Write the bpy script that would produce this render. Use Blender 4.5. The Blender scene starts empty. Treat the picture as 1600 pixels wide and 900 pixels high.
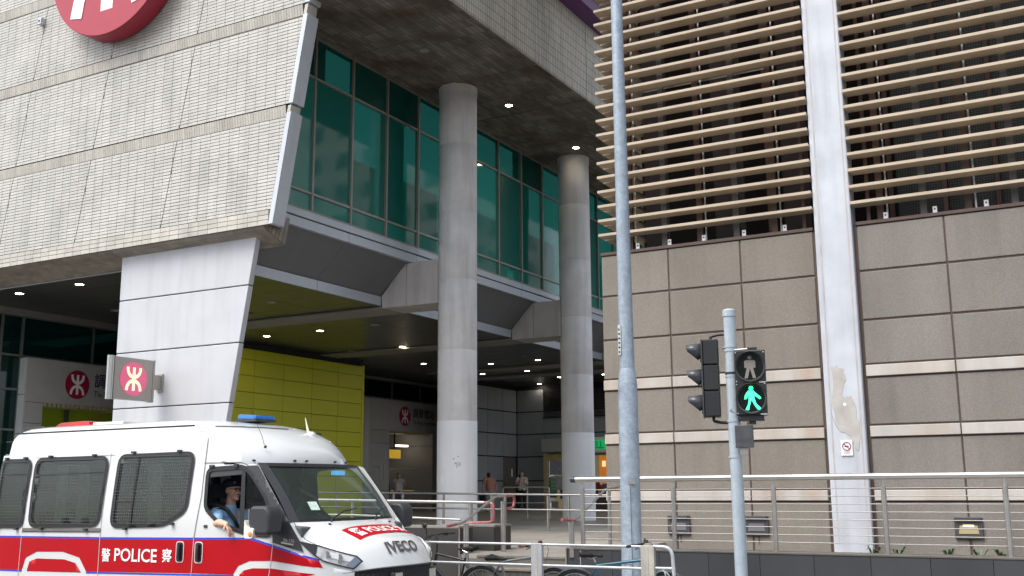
import bpy, bmesh, math, random
from math import sin, cos, pi, radians
from mathutils import Vector, Matrix
from mathutils.geometry import delaunay_2d_cdt
random.seed(7)
SC = bpy.context.scene
COL = SC.collection
# ------------------------------------------------------------------ camera, sky, sun, exposure
cam = bpy.data.cameras.new('camera'); camo = bpy.data.objects.new('camera', cam); COL.objects.link(camo)
YAW, PIT, ROL = radians(29.046), radians(10.7), radians(-.392)
fwd = Vector((-sin(YAW)*cos(PIT), cos(YAW)*cos(PIT), sin(PIT)))
rgt = Vector((cos(YAW), sin(YAW), 0)); upv = rgt.cross(fwd)
r2 = rgt*cos(ROL)+upv*sin(ROL); u2 = -rgt*sin(ROL)+upv*cos(ROL)
camo.matrix_world = Matrix(((r2.x, u2.x, -fwd.x, 0), (r2.y, u2.y, -fwd.y, 0), (r2.z, u2.z, -fwd.z, 1.95), (0, 0, 0, 1)))
cam.sensor_width = 36; cam.lens = 1661/1600*36; cam.clip_start = .1; cam.clip_end = 3000
SC.camera = camo
W = bpy.data.worlds.new('World'); SC.world = W; W.use_nodes = True
wn = W.node_tree.nodes; wl = W.node_tree.links
bg = wn['Background']; sky = wn.new('ShaderNodeTexSky'); sky.sky_type = 'NISHITA'; sky.sun_disc = False
SUN_EL, SUN_AZ = radians(56), radians(205)          # azimuth clockwise from +Y
sky.sun_elevation = SUN_EL; sky.sun_rotation = SUN_AZ; sky.air_density = 1.0; sky.dust_density = 3.5; sky.ozone_density = 1
hs = wn.new('ShaderNodeHueSaturation'); hs.inputs['Saturation'].default_value = .4; hs.inputs['Value'].default_value = 1.0
wl.new(sky.outputs[0], hs.inputs['Color']); wl.new(hs.outputs[0], bg.inputs['Color']); bg.inputs['Strength'].default_value = .15
sl = bpy.data.lights.new('sun', 'SUN'); so = bpy.data.objects.new('sun', sl); COL.objects.link(so)
sl.energy = 1.0; sl.angle = radians(30); sl.color = (1, .97, .93)
sd = Vector((sin(SUN_AZ)*cos(SUN_EL), cos(SUN_AZ)*cos(SUN_EL), sin(SUN_EL)))
so.rotation_euler = (-sd).to_track_quat('-Z', 'Y').to_euler(); so.location = (0, -10, 40)
SC.view_settings.view_transform = 'Standard'; SC.view_settings.look = 'None'
SC.view_settings.gamma = 1; SC.view_settings.exposure = 1.12
SC.cycles.max_bounces = 8; SC.cycles.transparent_max_bounces = 12

# ------------------------------------------------------------------ materials
MATS = {}
def M(name, col=(.5, .5, .5), rough=.6, metal=0, var=.1, vs=3., streak=0, ss=5., stain=None, stain_amt=0, bump=0, bs=40., spec=.5,
      emit=None, es=1., rnd=0, coat=0, speck=0, sps=60., alpha=None, brick=None):
    if name in MATS: return MATS[name]
    m = bpy.data.materials.new(name); m.use_nodes = True; MATS[name] = m
    n = m.node_tree.nodes; l = m.node_tree.links; b = n['Principled BSDF']
    b.inputs['Roughness'].default_value = rough; b.inputs['Metallic'].default_value = metal
    b.inputs['Specular IOR Level'].default_value = spec; b.inputs['Coat Weight'].default_value = coat; b.inputs['Coat Roughness'].default_value = .05
    geo = n.new('ShaderNodeNewGeometry')
    rgb = n.new('ShaderNodeRGB'); rgb.outputs[0].default_value = (*col, 1); cur = rgb.outputs[0]
    def noise(scale, vec=None, det=4):
        t = n.new('ShaderNodeTexNoise'); t.inputs['Scale'].default_value = scale; t.inputs['Detail'].default_value = det
        l.new(vec or geo.outputs['Position'], t.inputs['Vector']); return t.outputs['Fac']
    def mapr(v, a, b_, c, d):
        r = n.new('ShaderNodeMapRange'); l.new(v, r.inputs[0])
        for i, x in enumerate((a, b_, c, d)): r.inputs[i+1].default_value = x
        return r.outputs[0]
    def mul(c, fac):
        x = n.new('ShaderNodeVectorMath'); x.operation = 'SCALE'; l.new(c, x.inputs[0]); l.new(fac, x.inputs['Scale']); return x.outputs[0]
    if brick:       # (width, height, mortar, mortar colour, axes, spread)
        sp = n.new('ShaderNodeSeparateXYZ'); l.new(geo.outputs['Position'], sp.inputs[0])
        cb = n.new('ShaderNodeCombineXYZ'); l.new(sp.outputs[brick[4][0]], cb.inputs[0]); l.new(sp.outputs[brick[4][1]], cb.inputs[1])
        t = n.new('ShaderNodeTexBrick'); l.new(cb.outputs[0], t.inputs['Vector']); t.offset = 0
        t.inputs['Scale'].default_value = 1; t.inputs['Brick Width'].default_value = brick[0]; t.inputs['Row Height'].default_value = brick[1]
        t.inputs['Mortar Size'].default_value = brick[2]; t.inputs['Mortar'].default_value = (*brick[3], 1); t.inputs['Mortar Smooth'].default_value = .3
        s = brick[5]
        t.inputs['Color1'].default_value = (*[c*(1+s) for c in col], 1); t.inputs['Color2'].default_value = (*[c*(1-s) for c in col], 1)
        cur = t.outputs['Color']
    if var: cur = mul(cur, mapr(noise(vs), .25, .75, 1-var, 1+var))
    if rnd:
        at = n.new('ShaderNodeAttribute'); at.attribute_name = 'rnd'
        oi = n.new('ShaderNodeObjectInfo'); ad = n.new('ShaderNodeMath'); ad.operation = 'ADD'
        l.new(at.outputs['Fac'], ad.inputs[0]); l.new(oi.outputs['Random'], ad.inputs[1])
        fr = n.new('ShaderNodeMath'); fr.operation = 'FRACT'; l.new(ad.outputs[0], fr.inputs[0])
        cur = mul(cur, mapr(fr.outputs[0], 0, 1, 1-rnd, 1+rnd))
    if streak or stain_amt:
        mp = n.new('ShaderNodeMapping'); mp.inputs['Scale'].default_value = (1, 1, .09); l.new(geo.outputs['Position'], mp.inputs[0])
        sn = noise(ss, mp.outputs[0], 5)
        if streak: cur = mul(cur, mapr(sn, .48, .75, 1, 1-streak))
        if stain_amt:
            mx = n.new('ShaderNodeMix'); mx.data_type = 'RGBA'; l.new(mapr(noise(ss*.31, mp.outputs[0]), .42, .68, 0, stain_amt), mx.inputs[0])
            l.new(cur, mx.inputs[6]); mx.inputs[7].default_value = (*stain, 1); cur = mx.outputs[2]
    if speck: cur = mul(cur, mapr(noise(sps, det=2), .3, .7, 1-speck, 1+speck))
    l.new(cur, b.inputs['Base Color'])
    if bump:
        bp = n.new('ShaderNodeBump'); bp.inputs['Strength'].default_value = bump; bp.inputs['Distance'].default_value = .01
        l.new(noise(bs), bp.inputs['Height']); l.new(bp.outputs[0], b.inputs['Normal'])
    if emit: b.inputs['Emission Color'].default_value = (*emit, 1); b.inputs['Emission Strength'].default_value = es
    return m
def glass(name, tint, trans=.5, base=(.02, .03, .03), rough=.02, wav=0., ior=1.5):
    """thin sheet glass: tinted see-through mixed with a glossy face"""
    if name in MATS: return MATS[name]
    m = bpy.data.materials.new(name); m.use_nodes = True; MATS[name] = m
    n = m.node_tree.nodes; l = m.node_tree.links; n.remove(n['Principled BSDF']); out = n['Material Output']
    tr = n.new('ShaderNodeBsdfTransparent'); tr.inputs[0].default_value = (*tint, 1)
    b = n.new('ShaderNodeBsdfPrincipled'); b.inputs['Base Color'].default_value = (*base, 1); b.inputs['Roughness'].default_value = rough
    b.inputs['Specular IOR Level'].default_value = .7
    if wav:
        geo = n.new('ShaderNodeNewGeometry'); t = n.new('ShaderNodeTexNoise'); t.inputs['Scale'].default_value = .9; t.inputs['Detail'].default_value = 1
        l.new(geo.outputs['Position'], t.inputs['Vector']); bp = n.new('ShaderNodeBump'); bp.inputs['Strength'].default_value = wav; bp.inputs['Distance'].default_value = .05
        l.new(t.outputs['Fac'], bp.inputs['Height']); l.new(bp.outputs[0], b.inputs['Normal'])
    fr = n.new('ShaderNodeFresnel'); fr.inputs[0].default_value = ior; b.inputs['IOR'].default_value = ior
    mr = n.new('ShaderNodeMapRange'); l.new(fr.outputs[0], mr.inputs[0]); mr.inputs[1].default_value = 0; mr.inputs[2].default_value = 1
    mr.inputs[3].default_value = 1-trans; mr.inputs[4].default_value = 1
    mx = n.new('ShaderNodeMixShader'); l.new(mr.outputs[0], mx.inputs[0]); l.new(tr.outputs[0], mx.inputs[1]); l.new(b.outputs[0], mx.inputs[2])
    l.new(mx.outputs[0], out.inputs[0]); return m

# ------------------------------------------------------------------ mesh building
def put(name, me, parent=None, loc=None, origin=None):
    o = bpy.data.objects.new(name, me); COL.objects.link(o)
    if parent is not None: o.parent = parent
    if loc is not None: o.location = loc
    return o
WORLD = {}
def wloc(o): return WORLD.get(o.name, Vector((0, 0, 0)))
def tag(o, label=None, cat=None, group=None, kind=None):
    if label: o['label'] = label
    if cat: o['category'] = cat
    if group: o['group'] = group
    if kind: o['kind'] = kind
    return o
def thing(name, loc, label=None, cat=None, group=None, kind=None, rz=0):
    o = bpy.data.objects.new(name, None); COL.objects.link(o); o.location = loc; o.rotation_euler.z = rz; o.empty_display_size = .2
    WORLD[o.name] = Vector(loc) if not rz else Vector((0, 0, 0))
    return tag(o, label, cat, group, kind)
class MB:
    def __init__(s): s.v = []; s.f = []; s.r = []
    def add(s, vs, fs, r=None):
        o = len(s.v); s.v += [tuple(v) for v in vs]; s.f += [tuple(i+o for i in f) for f in fs]; r = random.random() if r is None else r
        s.r += [r]*len(fs); return s
    def box(s, x0, y0, z0, x1, y1, z1):
        x0, x1 = min(x0, x1), max(x0, x1); y0, y1 = min(y0, y1), max(y0, y1); z0, z1 = min(z0, z1), max(z0, z1)
        return s.add([(x0, y0, z0), (x1, y0, z0), (x1, y1, z0), (x0, y1, z0), (x0, y0, z1), (x1, y0, z1), (x1, y1, z1), (x0, y1, z1)],
                     [(0, 3, 2, 1), (4, 5, 6, 7), (0, 1, 5, 4), (1, 2, 6, 5), (2, 3, 7, 6), (3, 0, 4, 7)])
    def prism(s, poly, ax, a, b):
        """polygon in the plane normal to axis ax ('X': (y,z), 'Y': (x,z), 'Z': (x,y)) extruded from a to b"""
        def p3(p, t): return (t, p[0], p[1]) if ax == 'X' else (p[0], t, p[1]) if ax == 'Y' else (p[0], p[1], t)
        n = len(poly); vs = [p3(p, a) for p in poly]+[p3(p, b) for p in poly]
        return s.add(vs, [tuple(range(n))[::-1], tuple(range(n, 2*n))]+[(i, (i+1) % n, (i+1) % n+n, i+n) for i in range(n)])
    def tube(s, pts, r, n=8, cap=True):
        pts = [Vector(p) for p in pts]; rs = r if isinstance(r, (list, tuple)) else [r]*len(pts); rings = []; prev = None
        for i, p in enumerate(pts):
            d = (pts[min(i+1, len(pts)-1)]-pts[max(i-1, 0)]).normalized()
            if prev is None:
                a = Vector((0, 0, 1)) if abs(d.z) < .9 else Vector((1, 0, 0)); u = d.cross(a).normalized()
            else: u = (prev-d*prev.dot(d)).normalized()
            prev = u; w = d.cross(u)
            rings.append([p+(u*cos(2*pi*k/n)+w*sin(2*pi*k/n))*rs[i] for k in range(n)])
        vs = [q for g in rings for q in g]; fs = []
        for i in range(len(pts)-1):
            for k in range(n): fs.append((i*n+k, i*n+(k+1) % n, (i+1)*n+(k+1) % n, (i+1)*n+k))
        if cap: fs += [tuple(range(n))[::-1], tuple(range((len(pts)-1)*n, len(pts)*n))]
        return s.add(vs, fs)
    def ring(s, c, ax, R, r, n=32, m=8):
        c = Vector(c); ax = Vector(ax).normalized(); u = ax.orthogonal().normalized(); w = ax.cross(u); vs = []; fs = []
        for i in range(n):
            a = 2*pi*i/n; d = u*cos(a)+w*sin(a)
            for k in range(m): b = 2*pi*k/m; vs.append(c+d*(R+r*cos(b))+ax*r*sin(b))
        for i in range(n):
            for k in range(m): fs.append((i*m+k, ((i+1) % n)*m+k, ((i+1) % n)*m+(k+1) % m, i*m+(k+1) % m))
        return s.add(vs, fs)
    def ball(s, c, rad, n=12, m=8):
        c = Vector(c); rx, ry, rz = rad if isinstance(rad, (tuple, list)) else (rad,)*3
        vs = [c+Vector((0, 0, rz))]; fs = []
        for j in range(1, m):
            for i in range(n): vs.append(c+Vector((rx*sin(pi*j/m)*cos(2*pi*i/n), ry*sin(pi*j/m)*sin(2*pi*i/n), rz*cos(pi*j/m))))
        vs.append(c-Vector((0, 0, rz)))
        for i in range(n):
            fs.append((0, 1+i, 1+(i+1) % n)); fs.append((len(vs)-1, 1+(m-2)*n+(i+1) % n, 1+(m-2)*n+i))
            for j in range(m-2): fs.append((1+j*n+i, 1+(j+1)*n+i, 1+(j+1)*n+(i+1) % n, 1+j*n+(i+1) % n))
        return s.add(vs, fs)
    def caps(s, p0, p1, r0, r1, n=10):
        """tapered capsule"""
        p0, p1 = Vector(p0), Vector(p1); d = (p1-p0); L = d.length; d = d/L if L else Vector((0, 0, 1))
        pts = []; rs = []
        for k in range(1, 5): a = pi/2*(1-k/4); pts.append(p0-d*r0*sin(a)); rs.append(max(r0*cos(a), .0005))
        for k in range(0, 4): a = pi/2*k/4; pts.append(p1+d*r1*sin(a)); rs.append(max(r1*cos(a), .0005))
        return s.tube(pts, rs, n)
    def sheet(s, outer, holes, f3, step=.1):
        """flat outline (with holes) triangulated on a grid and laid on the surface f3(u, v) -> xyz"""
        def dens(pl):
            o = []
            for i, a in enumerate(pl):
                b = pl[(i+1) % len(pl)]; k = max(1, int(math.ceil(math.hypot(b[0]-a[0], b[1]-a[1])/step)))
                o += [(a[0]+(b[0]-a[0])*t/k, a[1]+(b[1]-a[1])*t/k) for t in range(k)]
            return o
        def inside(x, y, pl):
            c = False; j = len(pl)-1
            for i in range(len(pl)):
                if (pl[i][1] > y) != (pl[j][1] > y) and x < (pl[j][0]-pl[i][0])*(y-pl[i][1])/(pl[j][1]-pl[i][1])+pl[i][0]: c = not c
                j = i
            return c
        pts = []; ed = []
        for pl in [outer]+list(holes):
            d = dens(pl); o = len(pts); pts += d; ed += [(o+i, o+(i+1) % len(d)) for i in range(len(d))]
        x0 = min(p[0] for p in outer); x1 = max(p[0] for p in outer); y0 = min(p[1] for p in outer); y1 = max(p[1] for p in outer)
        nx = int((x1-x0)/step); ny = int((y1-y0)/step)
        for i in range(1, nx+1):
            for j in range(1, ny+1):
                p = (x0+i*step, y0+j*step)
                if inside(*p, outer) and not any(inside(*p, h) for h in holes): pts.append(p)
        r = delaunay_2d_cdt([Vector(p) for p in pts], ed, [], 0, 1e-5)
        fs = []
        for f in r[2]:
            cx = sum(r[0][i].x for i in f)/len(f); cy = sum(r[0][i].y for i in f)/len(f)
            if inside(cx, cy, outer) and not any(inside(cx, cy, h) for h in holes): fs.append(tuple(f))
        return s.add([f3(p.x, p.y) for p in r[0]], fs)
    def grid(s, f, nu, nv):
        vs = [f(i/nu, j/nv) for i in range(nu+1) for j in range(nv+1)]
        return s.add(vs, [(i*(nv+1)+j, (i+1)*(nv+1)+j, (i+1)*(nv+1)+j+1, i*(nv+1)+j+1) for i in range(nu) for j in range(nv)])
    def mesh(s, name, mat, off=(0, 0, 0), smooth=False):
        me = bpy.data.meshes.new(name); ox, oy, oz = off
        me.from_pydata([(x-ox, y-oy, z-oz) for x, y, z in s.v], [], s.f)
        a = me.attributes.new('rnd', 'FLOAT', 'FACE'); a.data.foreach_set('value', s.r)
        bm = bmesh.new(); bm.from_mesh(me); bmesh.ops.remove_doubles(bm, verts=bm.verts, dist=1e-5) if smooth else None
        if not getattr(s, 'nonorm', 0): bmesh.ops.recalc_face_normals(bm, faces=bm.faces)
        bm.to_mesh(me); bm.free()
        me.materials.append(mat)
        if smooth: me.polygons.foreach_set('use_smooth', [True]*len(me.polygons))
        return me
    def build(s, name, mat, parent=None, smooth=False, bevel=0, label=None, cat=None, group=None, kind=None, base=None, auto=None):
        """link as one object; base = world point used as origin for a top-level object"""
        if parent is not None: off = wloc(parent)
        else: off = Vector(base) if base is not None else Vector((0, 0, 0))
        me = s.mesh(name, mat, off if parent is None else Vector((0, 0, 0)) if False else off, smooth or auto is not None)
        o = bpy.data.objects.new(name, me); COL.objects.link(o)
        if parent is not None: o.parent = parent; WORLD[o.name] = off
        else: o.location = off; WORLD[o.name] = off
        if auto is not None:
            me.set_sharp_from_angle(angle=radians(auto))
        if bevel:
            b = o.modifiers.new('bevel', 'BEVEL'); b.width = bevel; b.segments = 2; b.limit_method = 'ANGLE'
        return tag(o, label, cat, group, kind)
BOXC = {}
def piece(name, x0, y0, z0, x1, y1, z1, mat, parent, bevel=0, **k):
    """a box part whose mesh is shared between pieces of one size"""
    x0, x1 = min(x0, x1), max(x0, x1); y0, y1 = min(y0, y1), max(y0, y1); z0, z1 = min(z0, z1), max(z0, z1)
    sx, sy, sz = x1-x0, y1-y0, z1-z0; key = (round(sx, 4), round(sy, 4), round(sz, 4), mat.name, name, bevel)
    if key not in BOXC:
        b = MB().box(-sx/2, -sy/2, -sz/2, sx/2, sy/2, sz/2); me = b.mesh(name, mat)
        if bevel:
            bm = bmesh.new(); bm.from_mesh(me); bmesh.ops.bevel(bm, geom=bm.edges[:], offset=bevel, segments=1, affect='EDGES'); bm.to_mesh(me); bm.free()
        BOXC[key] = me
    o = bpy.data.objects.new(name, BOXC[key]); COL.objects.link(o); c = Vector(((x0+x1)/2, (y0+y1)/2, (z0+z1)/2))
    if parent is not None: o.parent = parent; o.location = c-wloc(parent)
    else: o.location = c
    WORLD[o.name] = c
    return tag(o, k.get('label'), k.get('cat'), k.get('group'), k.get('kind'))
def inst(src, parent, loc, rz=0):
    o = src.copy(); COL.objects.link(o); o.parent = parent; o.location = Vector(loc)-wloc(parent); o.rotation_euler.z = rz; return o
FONT = bpy.data.fonts.load('<builtin>')
def text_polys(body, bold=0.):
    cu = bpy.data.curves.new('t', 'FONT'); cu.body = body; cu.font = FONT; cu.size = 1; cu.fill_mode = 'BOTH'; cu.resolution_u = 3; cu.offset = bold
    o = bpy.data.objects.new('t', cu); COL.objects.link(o); dg = bpy.context.evaluated_depsgraph_get()
    me = bpy.data.meshes.new_from_object(o.evaluated_get(dg)); bpy.data.objects.remove(o)
    vs = [v.co.copy() for v in me.vertices]; fs = [tuple(p.vertices) for p in me.polygons]
    return vs, fs
def text(name, body, f3, w, h, mat, parent, bold=0., **k):
    """letters scaled to w x h and laid on the surface f3(u, v, lift)"""
    vs, fs = text_polys(body, bold)
    x0 = min(v.x for v in vs); x1 = max(v.x for v in vs); y0 = min(v.y for v in vs); y1 = max(v.y for v in vs)
    b = MB(); sx = w/(x1-x0); sy = h/(y1-y0)
    b.add([f3((v.x-x0)*sx, (v.y-y0)*sy) for v in vs], fs); b.nonorm = 1
    return b.build(name, mat, parent, **k)
def arc(cx, cy, r, a0, a1, n=12): return [(cx+r*cos(radians(a0+(a1-a0)*i/n)), cy+r*sin(radians(a0+(a1-a0)*i/n))) for i in range(n+1)]
def band2d(pts, w):
    L = []; R = []
    for i, p in enumerate(pts):
        a = pts[max(i-1, 0)]; b = pts[min(i+1, len(pts)-1)]; dx, dy = b[0]-a[0], b[1]-a[1]; q = math.hypot(dx, dy)
        L.append((p[0]-dy/q*w/2, p[1]+dx/q*w/2)); R.append((p[0]+dy/q*w/2, p[1]-dx/q*w/2))
    return L, R
def roundel_symbol(f3):
    """the two mirrored forks of the railway roundel, unit circle coordinates; f3(u, v, lift)"""
    b = MB(); b.nonorm = 1
    def strip(pts, w, lift):
        L, R = band2d(pts, w); n = len(pts); b.add([f3(*p, lift) for p in L]+[f3(*p, lift) for p in R], [(i, i+1, n+i+1, n+i) for i in range(n-1)])
    strip([(0, .68), (0, -.7)], .2, 0)
    strip([(-.47, .68)]+arc(0, .56, .46, 188, 352, 16)+[(.47, .68)], .2, .0012)
    strip([(-.52, -.7)]+arc(0, -.62, .50, 176, 4, 16)+[(.52, -.7)], .2, .0012)
    return b

# ---- materials used in several places
CREAM = M('cream_tile', (.485, .475, .435), .35, rnd=.06, var=.11, vs=1.1, streak=.18, ss=3.5)
CREAM2 = M('cream_tile_aged', (.45, .43, .375), .4, rnd=.10, var=.14, vs=1.2, streak=.22, ss=4.)
GROUT = M('dark_grout', (.125, .115, .10), .9, var=.15)
GROUTL = M('stained_edge', (.13, .115, .095), .9, var=.2)
PIERM = M('pier_concrete', (.50, .515, .545), .55, var=.06, vs=1.3, streak=.12, ss=3.6, bump=.15, bs=9)
ALU = M('grey_aluminium', (.50, .54, .60), .42, metal=.25, var=.05, vs=1, streak=.06)
ALUL = M('light_trim', (.52, .55, .60), .45, metal=.1, var=.05, streak=.08)
DARK = M('dark_joint', (.02, .02, .022), .8, var=.1)
CONC = M('fair_faced_concrete', (.78, .77, .78), .7, var=.12, vs=1.7, streak=.22, ss=4, bump=.3, bs=14, speck=.03, sps=30)
CONCL = M('painted_concrete', (.84, .85, .88), .6, var=.05, vs=1.1, streak=.08, ss=4, bump=.15, bs=10)
SS = M('brushed_steel', (.42, .41, .39), .36, metal=.85, var=.1, vs=8)
SSB = M('bright_steel', (.50, .50, .49), .30, metal=.85, var=.05)
CABLE = M('cable_steel', (.36, .35, .34), .5, metal=.5, var=.1)
MULL = M('mullion_metal', (.30, .29, .26), .45, metal=.4, var=.08)
WHITEP = M('white_paint', (.8, .8, .8), .4, var=.02)
BLACKP = M('black_plastic', (.02, .02, .022), .45, var=.1)
MAROON = M('maroon_enamel', (.30, .012, .045), .35, var=.03)
CRIMSON = M('crimson_enamel', (.36, .022, .045), .4, var=.03)

# ================================================================== THE SETTING
ASPH = M('asphalt', (.055, .055, .058), .85, var=.2, speck=.25, sps=90)
PAVE = M('granite_paving', (.265, .248, .22), .5, var=.12, vs=.8, rnd=.10, streak=0, speck=.1, sps=40)
road = MB().box(-900, -900, -.4, 900, 11.3, 0).build('road', ASPH, kind='structure')
piece('road_marking', -30, 2.9, 0, 6, 3.02, .004, M('road_paint', (.7, .7, .66), .6, var=.2), None, kind='structure')
pv = MB(); pv.prism([(11.3, -.3), (11.3, .13), (11.45, .14), (12.1, .26), (15.6, .26), (15.6, -.3)], 'X', -80, 60)
pv.build('pavement', PAVE, kind='structure')
pf = MB(); pf.prism([(15.02, -.3), (15.02, .86), (20, .94), (70, .94), (70, -.3)], 'X', -60, -7.39); pf.prism([(24.5, -.3), (24.5, .94), (70, .94), (70, -.3)], 'X', -7.385, 60)
pod = pf.build('podium_floor', M('podium_bed', (.12, .115, .10), .8), kind='structure')
def zf(y): return .92+.08*min(max((y-15)/5, 0), 1)
# paving slabs: single ones where they can be told apart, one joined field beyond
k = 0
slab = MB(); ys = 15.03
while ys < 46:
    dy = .6 if ys < 21.5 else 1.2
    for i in range(-28, 14):
        x0 = -11.7+i*.9; x1 = x0+.89
        if x0 > -7.25 and ys < 24: continue
        if ys < 21.5 and -11.5 < x0 < -7.2:
            m_ = MB(); t = [(x0, ys, zf(ys)), (x1, ys, zf(ys)), (x1, ys+dy-.01, zf(ys+dy)), (x0, ys+dy-.01, zf(ys+dy))]
            m_.add(t+[(a, b, c-.06) for a, b, c in t], [(0, 1, 2, 3), (7, 6, 5, 4), (0, 4, 5, 1), (1, 5, 6, 2), (2, 6, 7, 3), (3, 7, 4, 0)])
            m_.build('paving_slab', PAVE, pod)
        else:
            t = [(x0, ys, zf(ys)), (x1, ys, zf(ys)), (x1, ys+dy-.01, zf(ys+dy)), (x0, ys+dy-.01, zf(ys+dy))]
            slab.add(t+[(a, b, c-.06) for a, b, c in t], [(0, 1, 2, 3), (0, 4, 5, 1), (1, 5, 6, 2), (2, 6, 7, 3), (3, 7, 4, 0)])
    ys += dy
slab.build('paving_slabs', PAVE, pod, kind='stuff')
# steps
STEP = M('step_granite', (.17, .152, .125), .6, var=.2, vs=4, streak=.45, ss=7, speck=.12)
st = thing('entrance_steps', (-8.2, 14.4, .26), 'grey granite steps rising from pavement between dark planter and plinth', 'steps')
for i, (y, z) in enumerate([(15.02, .92), (14.7, .75), (14.38, .58), (14.06, .42)]):
    piece('tread', -9.02, y-.012, z-.04, -7.39, y+.33 if i else y+.02, z, STEP, st, bevel=.006)
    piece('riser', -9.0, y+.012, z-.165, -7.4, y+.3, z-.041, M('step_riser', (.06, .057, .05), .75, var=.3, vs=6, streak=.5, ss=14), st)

# ================================================================== STATION BUILDING
stn = thing('station_building', (-20, 16.6, .9), 'pale tiled station block on round columns with green glazing above the concourse', 'building')
YF = 16.6
def edgeX(z): return -14.98+.172*(z-7.48)
def jointX(k, z): return -18.31-2.87*k+.19*(z-7.81)
def clip(poly, a, b, c):     # keep a*x+b*y<=c
    out = []
    for i, p in enumerate(poly):
        q = poly[(i+1) % len(poly)]; dp = a*p[0]+b*p[1]-c; dq = a*q[0]+b*q[1]-c
        if dp <= 0: out.append(p)
        if (dp < 0 < dq) or (dq < 0 < dp): t = dp/(dp-dq); out.append((p[0]+(q[0]-p[0])*t, p[1]+(q[1]-p[1])*t))
    return out
def tilebit(mb, poly, y, d=.012):
    n = len(poly)
    if n < 3: return
    cx = sum(p[0] for p in poly)/n; cz = sum(p[1] for p in poly)/n
    inn = [(cx+(p[0]-cx)*.985, cz+(p[1]-cz)*.95) for p in poly]; r = random.random(); dd = d+random.uniform(-.002, .002)
    mb.add([(p[0], y, p[1]) for p in poly]+[(p[0], y-dd, p[1]) for p in inn], [tuple(range(n, 2*n))]+[(i, (i+1) % n, n+(i+1) % n, n+i) for i in range(n)], r)
rows = [(7.48, 7.81, 9.80, 10.06), (10.07, 10.09, 12.03, 12.285), (12.295, 12.31, 14.25, 14.51), (14.52, 14.53, 16.4, 16.6)]
nsingle = 0
for ri, (zg, z0, z1, z2) in enumerate(rows):
    yy = YF+.00
    for k in range(-2 if ri == 3 else -1, 5):
        def L(z): return jointX(k, z)+.007
        def Rr(z): return jointX(k-1, z)-.012
        if ri < 3 and k == -1: continue
        right_edge = (k == 0 and ri < 3)
        def RX(z): return edgeX(z)-.13 if right_edge else (jointX(k-1, z)-.007)
        pol = [(L(z0), z0), (RX(z0), z0), (RX(z1), z1), (L(z1), z1)]
        pb = MB(); pb.prism(pol, 'Y', yy, yy+.12)
        pan = pb.build('tile_panel', GROUT, stn)
        tm = MB(); zz = z0+.004; j = 0
        while zz+.07 <= z1+.004:
            c0 = int((L(z0)-1)/.287)-2
            for c in range(0, 16):
                xa = L(z0)-.6+c*.287+.004; xb = xa+.281; q = [(xa, zz), (xb, zz), (xb, zz+.0655), (xa, zz+.0655)]
                # left joint line x = L(z): keep x>=L ; right: x<=RX
                q = clip(q, -1, .19, -(L(0)+.003)); sl_ = .172 if right_edge else .19
                q = clip(q, 1, -sl_, RX(0)-.003)
                if len(q) < 3: continue
                ar = abs(sum(q[i][0]*q[(i+1) % len(q)][1]-q[(i+1) % len(q)][0]*q[i][1] for i in range(len(q))))/2
                if ar < .0012: continue
                if ri == 0 and k == 0 and nsingle < 290 and zz < 9.5:
                    sb = MB(); tilebit(sb, q, yy); sb.build('tile', CREAM, pan); nsingle += 1
                else: tilebit(tm, q, yy)
            zz += .0765
        tm.build('tiles', CREAM, pan, kind='stuff')
    # soldier course along the head of each strip, leaning out a little like a drip
    xe = edgeX(z1)-.13 if ri < 3 else -11.6; sb = MB(); bb = MB(); xl = -31.
    bb.add([(xl, YF, z1+.005), (xe, YF, z1+.005), (xe, YF-.03, z2), (xl, YF-.03, z2), (xl, YF+.12, z1+.005), (xe, YF+.12, z1+.005), (xe, YF+.12, z2), (xl, YF+.12, z2)],
           [(0, 1, 2, 3), (3, 2, 6, 7), (4, 7, 6, 5), (0, 3, 7, 4), (1, 5, 6, 2)])
    tb = bb.build('tile_band', GROUT, stn); x = xe-.004
    while x > xl:
        r = random.random(); a, b_ = x-.069, x
        sb.add([(a, YF-.004, z1+.01), (b_, YF-.004, z1+.01), (b_, YF-.036, z2-.006), (a, YF-.036, z2-.006), (a-.004, YF+.01, z1+.004), (b_+.004, YF+.01, z1+.004), (b_+.004, YF-.02, z2), (a-.004, YF-.02, z2)],
               [(0, 1, 2, 3), (0, 4, 5, 1), (1, 5, 6, 2), (2, 6, 7, 3), (3, 7, 4, 0)], r); x -= .0765
    sb.build('soldier_tiles', CREAM2, tb, kind='stuff')
    if ri < 3:      # white raked trim on the free edge, one length per strip
        t0, t1 = (7.49, 9.90) if ri == 0 else (rows[ri][0]+.02, rows[ri][2]+.02)
        MB().prism([(edgeX(t0)-.125, t0), (edgeX(t0), t0), (edgeX(t1), t1), (edgeX(t1)-.125, t1)], 'Y', YF-.02, YF+.35).build('edge_trim', ALUL, stn, bevel=.006)
        MB().prism([(edgeX(t1)-.125, t1+.01), (edgeX(t1)-.04, t1+.01), (edgeX(z2)-.04, z2-.01), (edgeX(z2)-.125, z2-.01)], 'Y', YF-.01, YF+.3).build('edge_closer', CREAM2, stn)
# bottom strip of larger edge tiles
eb = MB(); eb.prism([(-31, 7.48), (edgeX(7.48)-.125, 7.48), (edgeX(7.8)-.125, 7.80), (-31, 7.80)], 'Y', YF-.01, YF+.12); eo = eb.build('tile_band', GROUT, stn)
sb = MB(); x = edgeX(7.6)-.14; i = 0
while x > -31:
    for zz in (7.487, 7.594, 7.70): tilebit(sb, [(x-.285, zz), (x, zz), (x, zz+.099), (x-.285, zz+.099)], YF-.01)
    x -= .291
sb.build('edge_tiles', CREAM2, eo, kind='stuff')
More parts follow.
